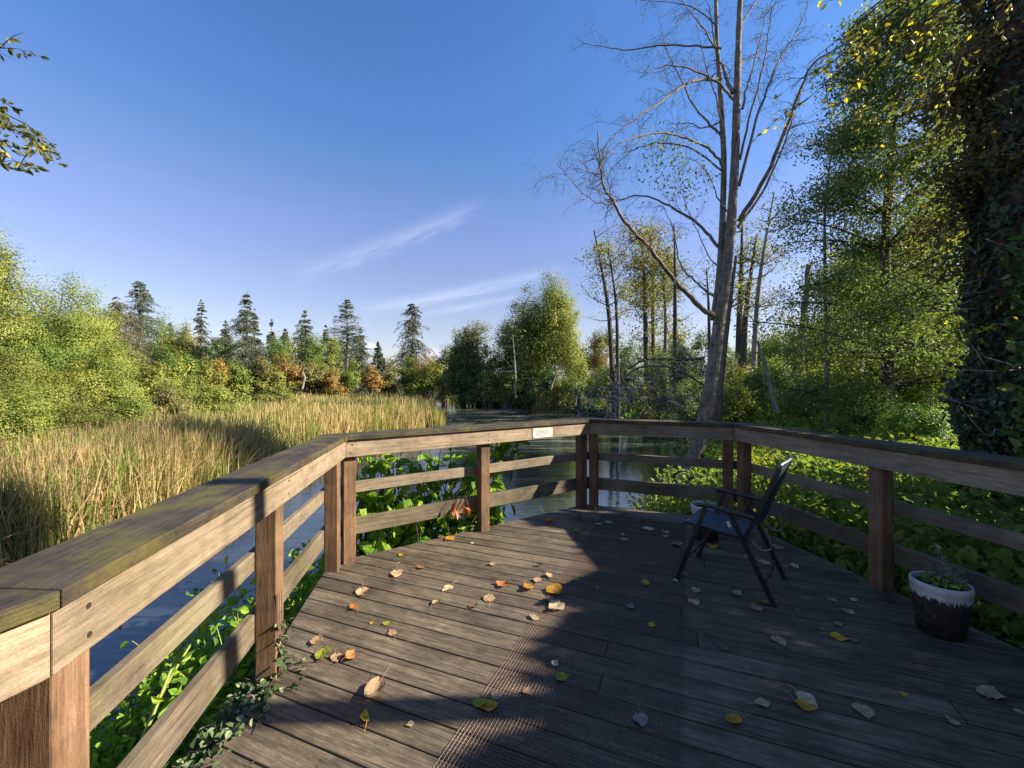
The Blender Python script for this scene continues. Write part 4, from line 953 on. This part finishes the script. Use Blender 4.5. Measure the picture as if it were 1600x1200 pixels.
for px,py,d in ((26,205,3.9),(12,180,4.2),(38,208,4.4),(28,265,4.1),(10,245,3.8),(40,232,4.3),(0,155,4.0),(0,75,4.2),(-10,230,4.5)):
    e=at(px,py,d); s=np.array([-6.6,3.3,rng.uniform(3.2,4.6)]); bo.append(dict(p=[s,s+(e-s)*.5+np.array([0,0,.22]),e],tw=7,f=.62,r=.014,yel=.05,ts=.7))
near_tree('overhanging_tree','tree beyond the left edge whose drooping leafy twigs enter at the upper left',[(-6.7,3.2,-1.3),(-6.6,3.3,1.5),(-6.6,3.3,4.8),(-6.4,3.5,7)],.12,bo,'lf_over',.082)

# ---- unseen hedge added beyond the right edge, its top shaped to shade the deck
def hedge():
    o=thing('added_shade_hedge','unseen evergreen shrubs added beyond the right edge to shade the deck','hedge',(6.3,1.2,-.6),None)
    yy=np.array([-4,-1,1.2,2.0,2.87,3.6,4.3,4.6]); cc_=np.array([.5,.45,.25,.07,-.125,-.34,-.22,.1])
    n=52000; y=rng.uniform(-4,4.75,n); x=rng.uniform(5.6,7.4,n); top=np.tan(SUN_EL)*x+np.interp(y+.009*(x-.3),yy,cc_)-.12+.05*np.sin(y*9)+.04*np.sin(y*23+x*5)
    z=-.6+(top+.6)*rng.random(n)**.85
    g=G(); leafs(g,np.stack([x,y,z],1),.14,.4,1.5,None,True); g.build('foliage',M['lf_dark'],o)
    g=G()
    for k in range(14): 
        x_,y_=6.4+rng.normal()*.3,rng.uniform(-3.8,4.4); tube(g,[(x_,y_,-.8),(x_+rng.normal()*.2,y_+rng.normal()*.2,1),(x_+rng.normal()*.4,y_+rng.normal()*.4,2.6)],[.05,.035,.01],6)
    g.build('stems',M['bark_dark'],o,True)
hedge()

# ---- large bare tree
def bare_tree():
    D0=10.9; P0=lambda px,py,dd=0: at(px,py,D0+dd)
    base=P0(1066,768); o=thing('bare_tree','large leaning nearly leafless tree with many arching limbs right of centre','tree',tuple(base),None)
    def path(l,n=5): return smooth_path([P0(*q) for q in l],n)
    gt=G()
    A_=path([(1060,785),(1070,755),(1090,700),(1103,640),(1112,590),(1120,530),(1127,480),(1134,430),(1142,350),(1148,260),(1150,200),(1152,130),(1154,60),(1157,-20),(1158,-120)])
    rA=np.interp(np.linspace(0,1,len(A_)),[0,.12,.25,.4,.5,.65,.85,1],[.24,.195,.172,.148,.13,.105,.075,.04]); tube(gt,A_,rA*(1+.05*rng.normal(size=len(A_))),14)
    gt.build('trunk',M['bark'],o,True)
    gt=G(); B_=path([(1115,500,.1),(1124,430,.15),(1129,340,.2),(1131,250,.25),(1128,190,.3),(1124,120,.3),(1120,60,.35),(1118,-30,.4)])
    tube(gt,B_,np.interp(np.linspace(0,1,len(B_)),[0,.3,1],[.095,.08,.045]),10); gt.build('second_stem',M['bark'],o,True)
    LB=[([(1155,345),(1197,275,-.3),(1227,203,-.6),(1250,143,-.8),(1273,97,-1.),(1330,66,-1.2)],.085),
        ([(1153,355),(1197,290,.3),(1227,219,.5),(1243,167,.7),(1262,110,.9)],.05),
        ([(1155,290),(1177,203,.3),(1203,127,.6),(1220,90,.8),(1240,58,.9),(1262,10,1.)],.055),
        ([(1156,250),(1170,190,-.3),(1190,113,-.5),(1197,80,-.6),(1206,10,-.7)],.045),
        ([(1160,170),(1170,127,.3),(1187,67,.5),(1200,5,.7)],.045),
        ([(1130,262),(1110,235,-.2),(1083,220,-.5),(1037,208,-.9),(983,217,-1.4),(947,243,-1.6),(930,268,-1.7)],.045),
        ([(1130,268,.2),(1083,233,.5),(1033,223,.9),(993,233,1.2),(960,260,1.4),(949,280,1.5)],.035),
        ([(1147,157),(1123,130,-.2),(1093,113,-.4),(1057,103,-.7),(1025,108,-.9),(1000,122,-1.0)],.045),
        ([(1144,146),(1134,120,.1),(1125,95,.2),(1116,60,.3),(1108,10,.4)],.07),
        ([(1128,214,.2),(1105,190,.4),(1083,163,.7),(1057,110,.9),(1040,73,1.),(1028,20,1.1)],.045),
        ([(1127,123),(1083,127,-.5),(1050,147,-.8),(1017,170,-1.1),(983,193,-1.4),(950,223,-1.6),(930,275,-1.7)],.05),
        ([(1123,386),(1097,357,.2),(1057,327,.5),(1010,307,.8),(977,309,1.),(950,322,1.1)],.06),
        ([(1120,496),(1100,484,-.3),(1075,460,-.5),(1053,437,-.8),(1025,400,-1.),(1003,375,-1.3),(977,347,-1.5),(957,313,-1.7),(943,290,-1.8),(938,260,-1.9),(934,205,-2.)],.095),
        ([(1118,466,.2),(1098,450,.5),(1081,434,.7),(1063,415,.8),(1050,353,.9),(1037,323,1.)],.05),
        ([(1127,76,.2),(1090,72,.4),(1040,70,.6),(983,78,.9),(940,73,1.1),(908,66,1.2)],.04),
        ([(1128,420),(1110,405,.4),(1085,350,.9),(1060,290,1.2)],.03),
        ([(1129,190),(1100,200,.4),(1070,192,.8),(1050,200,1.)],.03),
        ([(1229,203,-.5),(1243,197,-.6),(1262,192,-.7),(1300,184,-.9)],.028),
        ([(943,295,-1.8),(960,317,-1.8),(925,312,-2),(895,285,-2.2),(870,255,-2.4)],.022),
        ([(1150,110),(1165,95,.3),(1190,80,.5),(1213,82,.7)],.03),
        ([(1135,330),(1120,305,-.4),(1098,260,-.8),(1060,245,-1.1)],.03),
        ([(1131,240),(1129,200,-.2),(1118,150,-.4),(1102,100,-.6),(1088,40,-.7)],.04),
        ([(1120,80),(1095,40,-.3),(1050,-20,-.6)],.035),([(1156,40),(1190,-10,.3),(1230,-60,.5)],.035),([(1120,40,.3),(1080,10,.6),(1000,0,.9)],.03)]
    buds=[]; gtw=G()
    def twig(s,dr,L_,r,lev):
        n=5; Q=[s]; d=dr.copy()
        for i in range(n):
            d=norm((d+rng.normal(size=3)*.20+np.array([0,0,-.05]))[None])[0]; Q.append(Q[-1]+d*L_/n)
        Q=np.array(Q); tube(gtw,Q,np.linspace(r,max(.0022,r*.3),len(Q)),4 if r>.008 else 3); buds.append(Q[2:])
        if lev>0:
            for i in range(1,n+1):
                if rng.random()<.85:
                    dd=norm((d+rng.normal(size=3)*.75)[None])[0]; twig(Q[i],dd,L_*rng.uniform(.4,.7),r*.55,lev-1)
    for l,r in LB:
        Q=path(l,5); Q[1:-1]+=rng.normal(size=Q[1:-1].shape)*.012; g=G(); tube(g,Q,np.linspace(r*.74,max(.005,r*.14),len(Q)),7); g.build('limb',M['bark'],o,True)
        T=norm(np.gradient(Q,axis=0)); n=len(Q); LL=np.sum(np.linalg.norm(np.diff(Q,axis=0),axis=1))
        for k in range(int(5+LL*2.5)):
            i=rng.integers(n//4,n); dd=norm((T[i]*.9+rng.normal(size=3)*.6)[None])[0]
            twig(Q[i],dd,rng.uniform(.35,1.0)*(1.1-.4*i/n),max(.0045,r*.13),2 if rng.random()<.45 else 1)
    gtw.build('twigs',M['bark_dark'],o,True)
    g=G(); b=np.concatenate(buds); sel=b[rng.random(len(b))<.12]; leafs(g,sel+rng.normal(size=sel.shape)*.02,.035,.2,1.6)
    for px,py,s,m in ((1035,235,.32,110),(1050,260,.38,150),(1080,275,.28,70),(1055,300,.35,60),(1085,305,.25,50),(1020,215,.3,40)):
        leafs(g,P0(px,py,-.3)+rng.normal(size=(m,3))*[s,s*1.3,s*.55],.085,.3,1.7,.3+.7*rng.random(m),True,hang=.5)
    g.build('last_leaves',M['lf_green'],o)
    g=G(); q=P0(1082,735,-.27)  # split wood near the foot
    tube(g,[q+np.array([.05,0,-.28]),q+np.array([.09,-.02,.05]),q+np.array([.17,-.02,.42])],[.02,.07,.01],7); m=plain('raw_split_wood',(.42,.17,.05),.8,0,.2,.4,18); g.build('split_wood',m,o,True)
bare_tree()
# second trunk behind, and the arching fallen branches
thin_tree('dark companion trunk directly behind the foot of the large bare tree',[(1118,690,0),(1122,640,0),(1130,560,0),(1140,480,0),(1150,400,.3)],13.6,.17,0,'lf_olive','bark_far',6,spread=.8)
def arch(label,l,d,r,bark='bark_dark',tw=22,ts=.8):
    Q=smooth_path([at(a,b,d+c) for a,b,c in l],6); o=thing('fallen_branch',label,'branch',tuple(Q[-1]),None); g=G(); tube(g,Q,np.linspace(r,r*.45,len(Q)),8); g.build('branch',M[bark],o,True); g=G(); n=len(Q)
    for _ in range(tw):
        s=Q[rng.integers(n//4,n)]; d_=norm((rng.normal(size=3)+np.array([-.2,0,-.1]))[None])[0]; P=[s]
        for i in range(5): d_=norm((d_+rng.normal(size=3)*.35)[None])[0]; P.append(P[-1]+d_*ts*rng.uniform(.1,.25))
        P=np.array(P); tube(g,P,np.linspace(.014,.004,len(P)),4)
        for i in (2,3,4):
            e=P[i]+norm(rng.normal(size=3)[None])[0]*ts*.3; tube(g,[P[i],(P[i]+e)/2+rng.normal(size=3)*.03,e],[.007,.005,.003],3)
    g.build('twigs',M['twig_pale'],o,True)
arch('mossy dead limb arching from the large trunk down to the water',[(1104,604,0),(1085,592,-.1),(1060,578,-.2),(1037,572,-.3),(1006,573,-.2),(985,582,0),(970,600,.2),(960,620,.3),(957,650,.4)],11.6,.042,'bark_far')
arch('straight mossy dead limb lying level above the arching one',[(1100,560,0),(1060,562,.3),(1010,562,.6),(985,575,.8)],12.4,.05,tw=10)
arch('thin pale looping branch left of the large trunk',[(1099,592,0),(1090,570,0),(1075,552,0),(1056,546,0),(1045,552,.1),(1040,565,.1)],11.4,.022,'twig_pale',6,.4)
for k,(px,py,lb) in enumerate(((1015,615,'tangle of pale dead twigs over the water left of the large tree'),(958,622,'loose pale dead branches hanging low at the left of the twig tangle'),(1065,632,'small heap of dead twigs near the foot of the large tree'),(905,632,'driftwood twigs sticking out of the water farther left'))):
    o=thing('dead_brush',lb,'brush',tuple(at(px,640,12.5+k*.3)),None); g=G(); gd=G()
    for _ in range((130,70,60,26)[k]):
        s=at(px+rng.normal()*(34,26,24,14)[k],py+rng.normal()*15,12.5+rng.normal()*.8); s[2]=max(s[2],WZ); d_=norm((rng.normal(size=3)*[1,.7,.6]+[0,0,.15])[None])[0]; P=[s]
        for i in range(5): d_=norm((d_+rng.normal(size=3)*.3+[0,0,-.05])[None])[0]; P.append(P[-1]+d_*rng.uniform(.08,.26))
        tube(g if rng.random()<.6 else gd,np.array(P),np.linspace(.013,.003,6)*rng.uniform(.5,1.1),4)
    g.build('pale_twigs',M['twig_pale'],o,True); gd.build('dark_twigs',M['bark_dark'],o,True)

# ---- reed bed
def blades(g,x,y,z0,h,w,lean=.25,var=None,k=2):
    n=len(x); a=rng.random(n)*6.283; la=rng.random(n)*6.283; ln=np.abs(rng.normal(size=n))*lean*h
    d=np.stack([np.cos(a),np.sin(a),0*a],1); L_=np.stack([np.cos(la),np.sin(la),0*la],1)
    rows=[]; 
    for f,wf in ((0,1),(.5,.85),(.85,.5),(1.0,.1)):
        c=np.stack([x,y,z0+h*f*(1-.12*(ln/h)*f)],1)+L_*(ln*f*f)[:,None]
        rows.append(c-d*(w*wf/2)[:,None]); rows.append(c+d*(w*wf/2)[:,None])
    V=np.stack(rows,1).reshape(-1,3); b=np.arange(n)[:,None]*8
    F=np.concatenate([b+[[0,1,3,2]],b+[[2,3,5,4]],b+[[4,5,7,6]]],0)
    if var is None: var=rng.random(n)
    g.add(V,F,np.tile(var,3))
def reeds():
    nc=11500; y=5.0*np.exp(rng.random(nc)*math.log(60/5.0)); x=-4.8-(y*1.42-2)*rng.random(nc)**1.05
    s=pond_sd(x,y); wv=wob(x*.8,y*.8)
    k=(s>-.3+.55*wv)&(x<-5.0)&(x>-8.6-.42*(y-5)+.6*wob(x,y)); x,y=x[k],y[k]; nc=len(x)
    big=.5+.5*np.sin(x*.55+1.3*np.sin(y*.31))*np.cos(y*.42+x*.2)
    per=rng.poisson(17,nc)+3; idx=np.repeat(np.arange(nc),per); n=len(idx)
    sp=(.10+.012*y)[idx]; bx=x[idx]+rng.normal(size=n)*sp; by=y[idx]+rng.normal(size=n)*sp
    kk=pond_sd(bx,by)>-.9; idx,bx,by=idx[kk],bx[kk],by[kk]; n=len(idx)
    ch=(.95+.50*rng.random(nc)+.35*big+.12*rng.normal(size=nc))*np.interp(y,[4,7,12,20,60],[.80,.86,.98,.95,1.0])
    kind=rng.random(nc)+.25*(big-.5); cvar=np.where(kind<.47,.08+.20*rng.random(nc),np.where(kind<.84,.52+.22*rng.random(nc),.86+.12*rng.random(nc)))
    h=ch[idx]*rng.uniform(.5,1.12,n); v=np.clip(cvar[idx]+rng.normal(size=n)*.13,0,1)
    dead=rng.random(n)<.16; ln=np.where(dead,.8,.14); v=np.where(dead,np.clip(.8+.15*rng.normal(size=n),0,1),v)
    w=.016+.0015*by*rng.uniform(.5,1.3,n)
    g=G(); blades(g,bx,by,height(bx,by)-.1,h,w,ln,v); tag(g.build('reed_bed',M['reed']),'dense bed of green and straw coloured cattail reeds across the marsh',kind='stuff')
    # leafy marsh weeds showing above the reeds
    m=2400; wy=6*np.exp(rng.random(m)*math.log(50/6)); wx=-7.5-(wy*.62)*rng.random(m); q=(np.sin(wx*.7+wy*.35)+np.sin(wy*.8-wx*.45+2)>.75)&(wx<-7.9-.05*wy); wx,wy=wx[q],wy[q]; m=len(wx)
    per=26; idx=np.repeat(np.arange(m),per); sc=.16+.012*wy[idx]; P=np.stack([wx[idx]+rng.normal(size=len(idx))*sc,wy[idx]+rng.normal(size=len(idx))*sc,WZ+.45+rng.random(len(idx))*(.75+.35*np.sin(wx[idx]*3))],1)
    g=G(); leafs(g,P,.05+.0055*P[:,1],.5,1.8,np.clip(rng.random(m)[idx]*.6+rng.random(len(idx))*.4,0,1)); tag(g.build('marsh_weeds',M['lf_yg']),'yellow green leafy weeds mixed in patches through the reeds',kind='stuff')
    # near fringe, longer bent blades
    n=22000; y=4.2+8.5*rng.random(n); x=-6.4-4.6*rng.random(n)**1.3; s=pond_sd(x,y); k=(s>-.35)&(x<-6.5); x,y=x[k],y[k]; n=len(x)
    g=G(); blades(g,x,y,height(x,y)-.1,rng.uniform(.8,1.68,n)+.03*(y-5),rng.uniform(.014,.028,n),.22,np.clip(rng.normal(size=n)*.26+.55+.28*np.sin(x*2.3+y*1.1)*np.cos(y*1.7),0,1)); 
    m=5200; i=rng.integers(0,n,m); blades(g,x[i]+rng.normal(size=m)*.1,y[i]+rng.normal(size=m)*.1,height(x[i],y[i])+rng.uniform(0,.6,m),rng.uniform(.5,.9,m),rng.uniform(.015,.03,m),.9,rng.uniform(.55,1,m))
    tag(g.build('cattail_fringe',M['reed_near']),'tall mixed green and dry cattail blades at the near water edge',kind='stuff')
    g=G()
    for _ in range(300):
        y_=6+30*rng.random()**1.6; x_=-7.6-rng.random()**1.4*(3+y_*.7); z_=gz(x_,y_); h=rng.uniform(1.45,1.85)
        tube(g,[(x_,y_,z_),(x_+rng.normal()*.04,y_,z_+h)],[.004,.003],3,.8); tube(g,[(x_,y_,z_+h-.02),(x_,y_,z_+h),(x_,y_,z_+h+.15),(x_,y_,z_+h+.17)],np.array([.004,.010,.010,.003]),5,.9)
    m=plain('cattail_head',(.10,.06,.035),.9); tag(g.build('cattail_heads',m),'brown seed heads standing among the cattail reeds',kind='stuff')
    # reeds on the far right bank
    n=9000; px=rng.uniform(738,905,n); d=rng.uniform(40,54,n); x=(px-800)/F_*d; s=pond_sd(x,d); k=(s>-1.0)&(s<2.2); x,d=x[k],d[k]; n=len(x)
    g=G(); blades(g,x,d,np.full(n,WZ-.05),rng.uniform(.9,1.9,n),rng.uniform(.05,.1,n),.12,np.clip(rng.normal(size=n)*.2+.45,0,1)); tag(g.build('far_reeds',M['reed']),'strip of pale reeds at the waterline under the right bank poplars',kind='stuff')
reeds()
# ---- ground cover
def herbs(name,label,mat,pts,hmin,hmax,leaf,per=9,spread=.16,stems=False,elong=1.6,up=.9,vmean=None):
    x,y=pts[:,0],pts[:,1]; n=len(x); z=height(x,y); h=rng.uniform(hmin,hmax,n)
    idx=np.repeat(np.arange(n),per); t=rng.random(len(idx))**.6; sp=spread*(1.2-t*.6)
    P=np.stack([x[idx]+rng.normal(size=len(idx))*sp,y[idx]+rng.normal(size=len(idx))*sp,z[idx]+h[idx]*t],1)
    lf=leaf if np.isscalar(leaf) else leaf[idx]
    pv=rng.random(n); v=np.clip(pv[idx]*.45+rng.random(len(idx))*.35+.2*t,0,1)
    g=G(); leafs(g,P,lf,up,elong,v,True); o=g.build(name,M[mat]); tag(o,label,kind='stuff'); return o
def region(n,f,x0,x1,y0,y1):
    P=np.stack([rng.uniform(x0,x1,n),rng.uniform(y0,y1,n)],1); return P[f(P)]
def out_deck(P,m=.12):
    ins=np.ones(len(P),bool)
    for p,nn in clips: ins&=((P-p)@nn)<m
    return ~ins
sd=lambda P: pond_sd(P[:,0],P[:,1])
P=region(15000,lambda P:(sd(P)>.05)&out_deck(P,.15)&(P[:,0]>.475*P[:,1]-.05)&(P[:,0]<P[:,1]*1.35+.8),1,15,.9,14)
dist=np.hypot(P[:,0],P[:,1]); herbs('undergrowth','lush green nettles and brambles carpeting the bank right of the deck','lf_herb',P,.15,.65,np.clip(.018*dist,.07,.16),9,.15)
P=region(2600,lambda P:(sd(P)>.05)&out_deck(P,.25)&(P[:,0]>2.6),2.4,8,1.5,8)
herbs('bramble_patch','darker taller bramble leaves close behind the right railing','lf_green',P,.3,1.05,.10,10,.16)
P=region(9000,lambda P:(sd(P)>.1)&(P[:,0]>3),3,34,12,40)
herbs('bank_grass','bright ground plants on the far right bank under the trees','lf_herb',P,.2,.9,np.clip(.008*np.hypot(P[:,0],P[:,1]),.1,.3),8,.35)
P=region(4200,lambda P:(sd(P)>-.25)&out_deck(P,.02)&(P[:,0]<-1.0)&(P[:,0]>-3.5),-4.2,-1,.4,5.6)
herbs('shore_plants','leafy green plants filling the shore left of the deck','lf_shrub',P,.08,.52,.07,9,.13)
P=region(2600,lambda P:(sd(P)>-.12)&out_deck(P,.05)&(P[:,1]>3.3),-3.2,3.6,3.3,11)
herbs('waterside_plants','green plants between the far railing and the pond','lf_shrub',P,.03,.16,.06,8,.14)
P=region(9000,lambda P:(sd(P)>-.2)&(sd(P)<1.6),-14,10,8,60)
g=G(); x,y=P[:,0],P[:,1]; blades(g,x,y,height(x,y)-.05,rng.uniform(.2,.6,len(x)),.01+.0016*y,.5); tag(g.build('bank_sedge',M['grass']),'fringe of sedge and grass along the pond banks',kind='stuff')
P=region(2600,lambda P:(sd(P)>.05)&out_deck(P,.3)&(P[:,0]>.45*P[:,1]+.2)&(P[:,0]<P[:,1]*1.3+1.5),2,12,1.2,11)
herbs('ferns','paler narrow leaved ferns and grass tufts scattered over the right bank','lf_olive',P,.3,.8,.15,12,.12,elong=4.5,up=.3)
P=region(1500,lambda P:(sd(P)>.0)&out_deck(P,.05),-3.2,9,.6,9)
herbs('withered_plants','brown withered leaves and stalks among the green plants round the deck','lf_brown',P,.05,.6,.08,6,.14,elong=2.5,up=.3)
P=region(5200,lambda P:(sd(P)<-.05)&(np.sin(P[:,0]*1.7+P[:,1])*np.sin(P[:,1]*1.3-P[:,0]*.6)>.1),-8,7,2,24)
g=G(); leafs(g,np.column_stack([P,np.full(len(P),WZ+.006)]),.02+.003*P[:,1],30,1.4); tag(g.build('floating_leaves',M['lf_brown']),'small leaves and flecks floating on the pond',kind='stuff')
# ---- large leaved shrub outside the far left railing
def big_shrub():
    c=np.array([-1.0,4.75]); o=thing('large_leaved_shrub','shrub with big bright green leaves pushing against the far left railing','bush',(-.95,5.1,gz(-.95,5.1)),None); gt=G(); gc=G(); 
    n_=np.array([-u[2][1],u[2][0]])
    for k in range(130):
        t=rng.uniform(.18,1.95); bp=A+u[2]*np.clip(t+rng.normal()*.12,.2,1.75)+n_*rng.uniform(.25,.8); z0=gz(bp[0],bp[1]); top=A+u[2]*t+n_*rng.uniform(.13,.75); zt=rng.uniform(-.2,.96) if t<1.25 else rng.uniform(-.5,.93)
        if k>114: t=rng.uniform(1.6,2.3); top=A+u[2]*t+n_*rng.uniform(.15,.5); zt=rng.uniform(.82,.97)
        e=np.array([top[0],top[1],zt]); s=np.array([bp[0],bp[1],z0]); Q=smooth_path([s,(s+e)/2+rng.normal(size=3)*.08,e],5); tube(gt,Q,np.linspace(.010,.003,len(Q)),5)
        m=11; q=Q[rng.integers(len(Q)//3,len(Q),m)]; off=norm(rng.normal(size=(m,3))*[1,1,.35]); q=q+off*.10; q[:,2]=np.minimum(q[:,2],1.0)
        dd=((q[:,:2]-A)@n_); q[:,:2]+=np.outer(np.maximum(0,.14-dd),n_)
        leafs(gc,q,.155,.8,1.45,None,True,T=off,hang=.35)
    gt.build('stems',M['bark_dark'],o,True); gc.build('foliage',M['lf_shrub'],o)
    o=thing('trailing_vine','small round leaved vine climbing outside the left railing corner','plant',(-1.9,3.6,-1),None); g=G(); gt=G()
    for k in range(26):
        s=np.array([rng.uniform(-2.6,-1.75),rng.uniform(2.6,5.2),0]); s[2]=gz(s[0],s[1]); e=s+np.array([rng.normal()*.3,rng.normal()*.3,rng.uniform(.5,1.15)]); Q=smooth_path([s,(s+e)/2+rng.normal(size=3)*.1,e],5); tube(gt,Q,np.linspace(.006,.002,len(Q)),4)
        m=22; q=Q[rng.integers(2,len(Q),m)]+rng.normal(size=(m,3))*.07; leafs(g,q,.07,.8,1.2,None,True)
    gt.build('stems',M['cane'],o,True); g.build('foliage',M['lf_shrub'],o)
    # dried reddish leaves hanging at the middle post
    q0=on(2,np.array([-.318,4.28]))-u[2]*.17; o=thing('dried_leaf_cluster','cluster of reddish brown dried leaves drooping over the lower rail beside the middle post','leaf cluster',(q0[0],q0[1],.34),None); g=G(); gt=G()
    for k in range(9):
        b=q0-u[2]*rng.uniform(-.07,.20)+n_*(.04-.0*k); e=np.array([*(b-n_*.07),rng.uniform(.20,.30)]); tube(gt,[np.array([*(b+n_*.06),.36]),np.array([*b,.37]),e+[0,0,.05]],[.003,.003,.002],4); leafs(g,e[None],.12,0,2.1,None,True,T=np.array([[0,0,-1.0]])+rng.normal(size=(1,3))*.12)
    gt.build('stems',M['bark_dark'],o,True); g.build('leaves',M['lf_dry'],o)
    # yellow-green canes at the left
    for k,(a,b,lb) in enumerate((((250,1090,2.55),(365,955,2.9),'arching yellow green cane crossing behind the left railing'),((238,1120,2.3),(330,985,2.6),'shorter yellow cane just below the arching one'))):
        s=at(*a); e=at(*b); e[0]-=.12; Q=smooth_path([np.array([s[0]-.1,s[1]-.1,s[2]-.35]),s,(s+e)/2+np.array([0,0,.04]),e,e+np.array([.14,.2,.06])],5); o=thing('bramble_cane',lb,'plant',tuple(Q[0]),None); g=G(); tube(g,Q,np.linspace(.010,.004,len(Q)),6); g.build('cane',M['cane'],o,True); g=G(); m=26; off=norm(rng.normal(size=(m,3))*[1,1,.4]); leafs(g,Q[rng.integers(3,len(Q),m)]+off*.07,.085,.5,2.1,.4+.6*rng.random(m),True,T=off); g.build('foliage',M['lf_shrub'],o)
    # ivy round the foot of the nearest left post
    o=thing('ivy_patch','small variegated ivy creeping round the foot of the nearest full post','plant',(-1.2,2.0,0),None); g=G(); gt=G()
    pc=on(1,np.array([-1.293,2.13]))
    for k in range(52):
        s=np.array([pc[0]+rng.uniform(-.1,.05),pc[1]+rng.uniform(-.55,.12),-.05]); 
        if k<6: P=[s*[0,0,0]+[pc[0]+.06,pc[1]+rng.uniform(-.05,.05),.0],[pc[0]+.062,pc[1]+rng.uniform(-.04,.04),.15],[pc[0]+.063,pc[1]+rng.uniform(-.05,.05),rng.uniform(.2,.5)]]
        else: P=[s,s+[.08*rng.random(),-.04,.05],s+[rng.uniform(.0,.20),rng.uniform(-.14,.1),rng.uniform(.0,.03)+.05]]
        Q=smooth_path(np.array(P,float),5); tube(gt,Q,.002,4); m=10; leafs(g,Q[rng.integers(1,len(Q),m)]+rng.normal(size=(m,3))*[.02,.02,.012],.034,.9,1.15,None,True)
    gt.build('stems',M['bark_dark'],o,True); g.build('foliage',M['lf_ivy2'],o)
big_shrub()
# bright clumps seen beyond the right posts
for px,py,d,lb in ((1200,715,6.4,'bright yellow green shrub catching the sun beyond the right corner posts'),(1245,770,4.9,'small sunlit sprig behind the right railing above the lower rail'),(1022,790,6.0,'sunlit low plants behind the lower rail left of the small pot')):
    c=at(px,py,d); o=thing('sunlit_shrub',lb,'bush',(c[0],c[1],gz(c[0],c[1])),None); g=G(); gt=G()
    for k in range(12):
        e=c+rng.normal(size=3)*[.28,.25,.16]; s=np.array([c[0]+rng.normal()*.08,c[1]+rng.normal()*.08,gz(c[0],c[1])]); tube(gt,[s,(s+e)/2+rng.normal(size=3)*.04,e],[.008,.006,.003],4); m=26; leafs(g,s+(e-s)*rng.uniform(.5,1.05,(m,1))+rng.normal(size=(m,3))*.07,.075,.5,2,.3+.7*rng.random(m),True)
    gt.build('stems',M['cane'],o,True); g.build('foliage',M['lf_back'],o)

for x_,y_,h_,lb in ((-1.5,-6.5,9,'left one of the two unseen trees added behind the deck to block sky light'),(4.2,-6.0,10,'right one of the two unseen trees added behind the deck to block sky light')):  # unseen trees added behind the camera to cut sky fill on the deck
    o=thing('added_shade_tree',lb,'tree',(x_,y_,-.6),'unseen trees added behind the deck'); gt=G(); gc=G(); cc=lobes_crown(gc,(x_,y_,h_*.5),(3.4,2.2,h_*.5),16,12,16,.22); limbs(gt,(x_,y_,-.8),(x_,y_,h_*.9),cc,20,.2); gt.build('trunk',M['bark_dark'],o,True); gc.build('crown',M['lf_dark'],o)
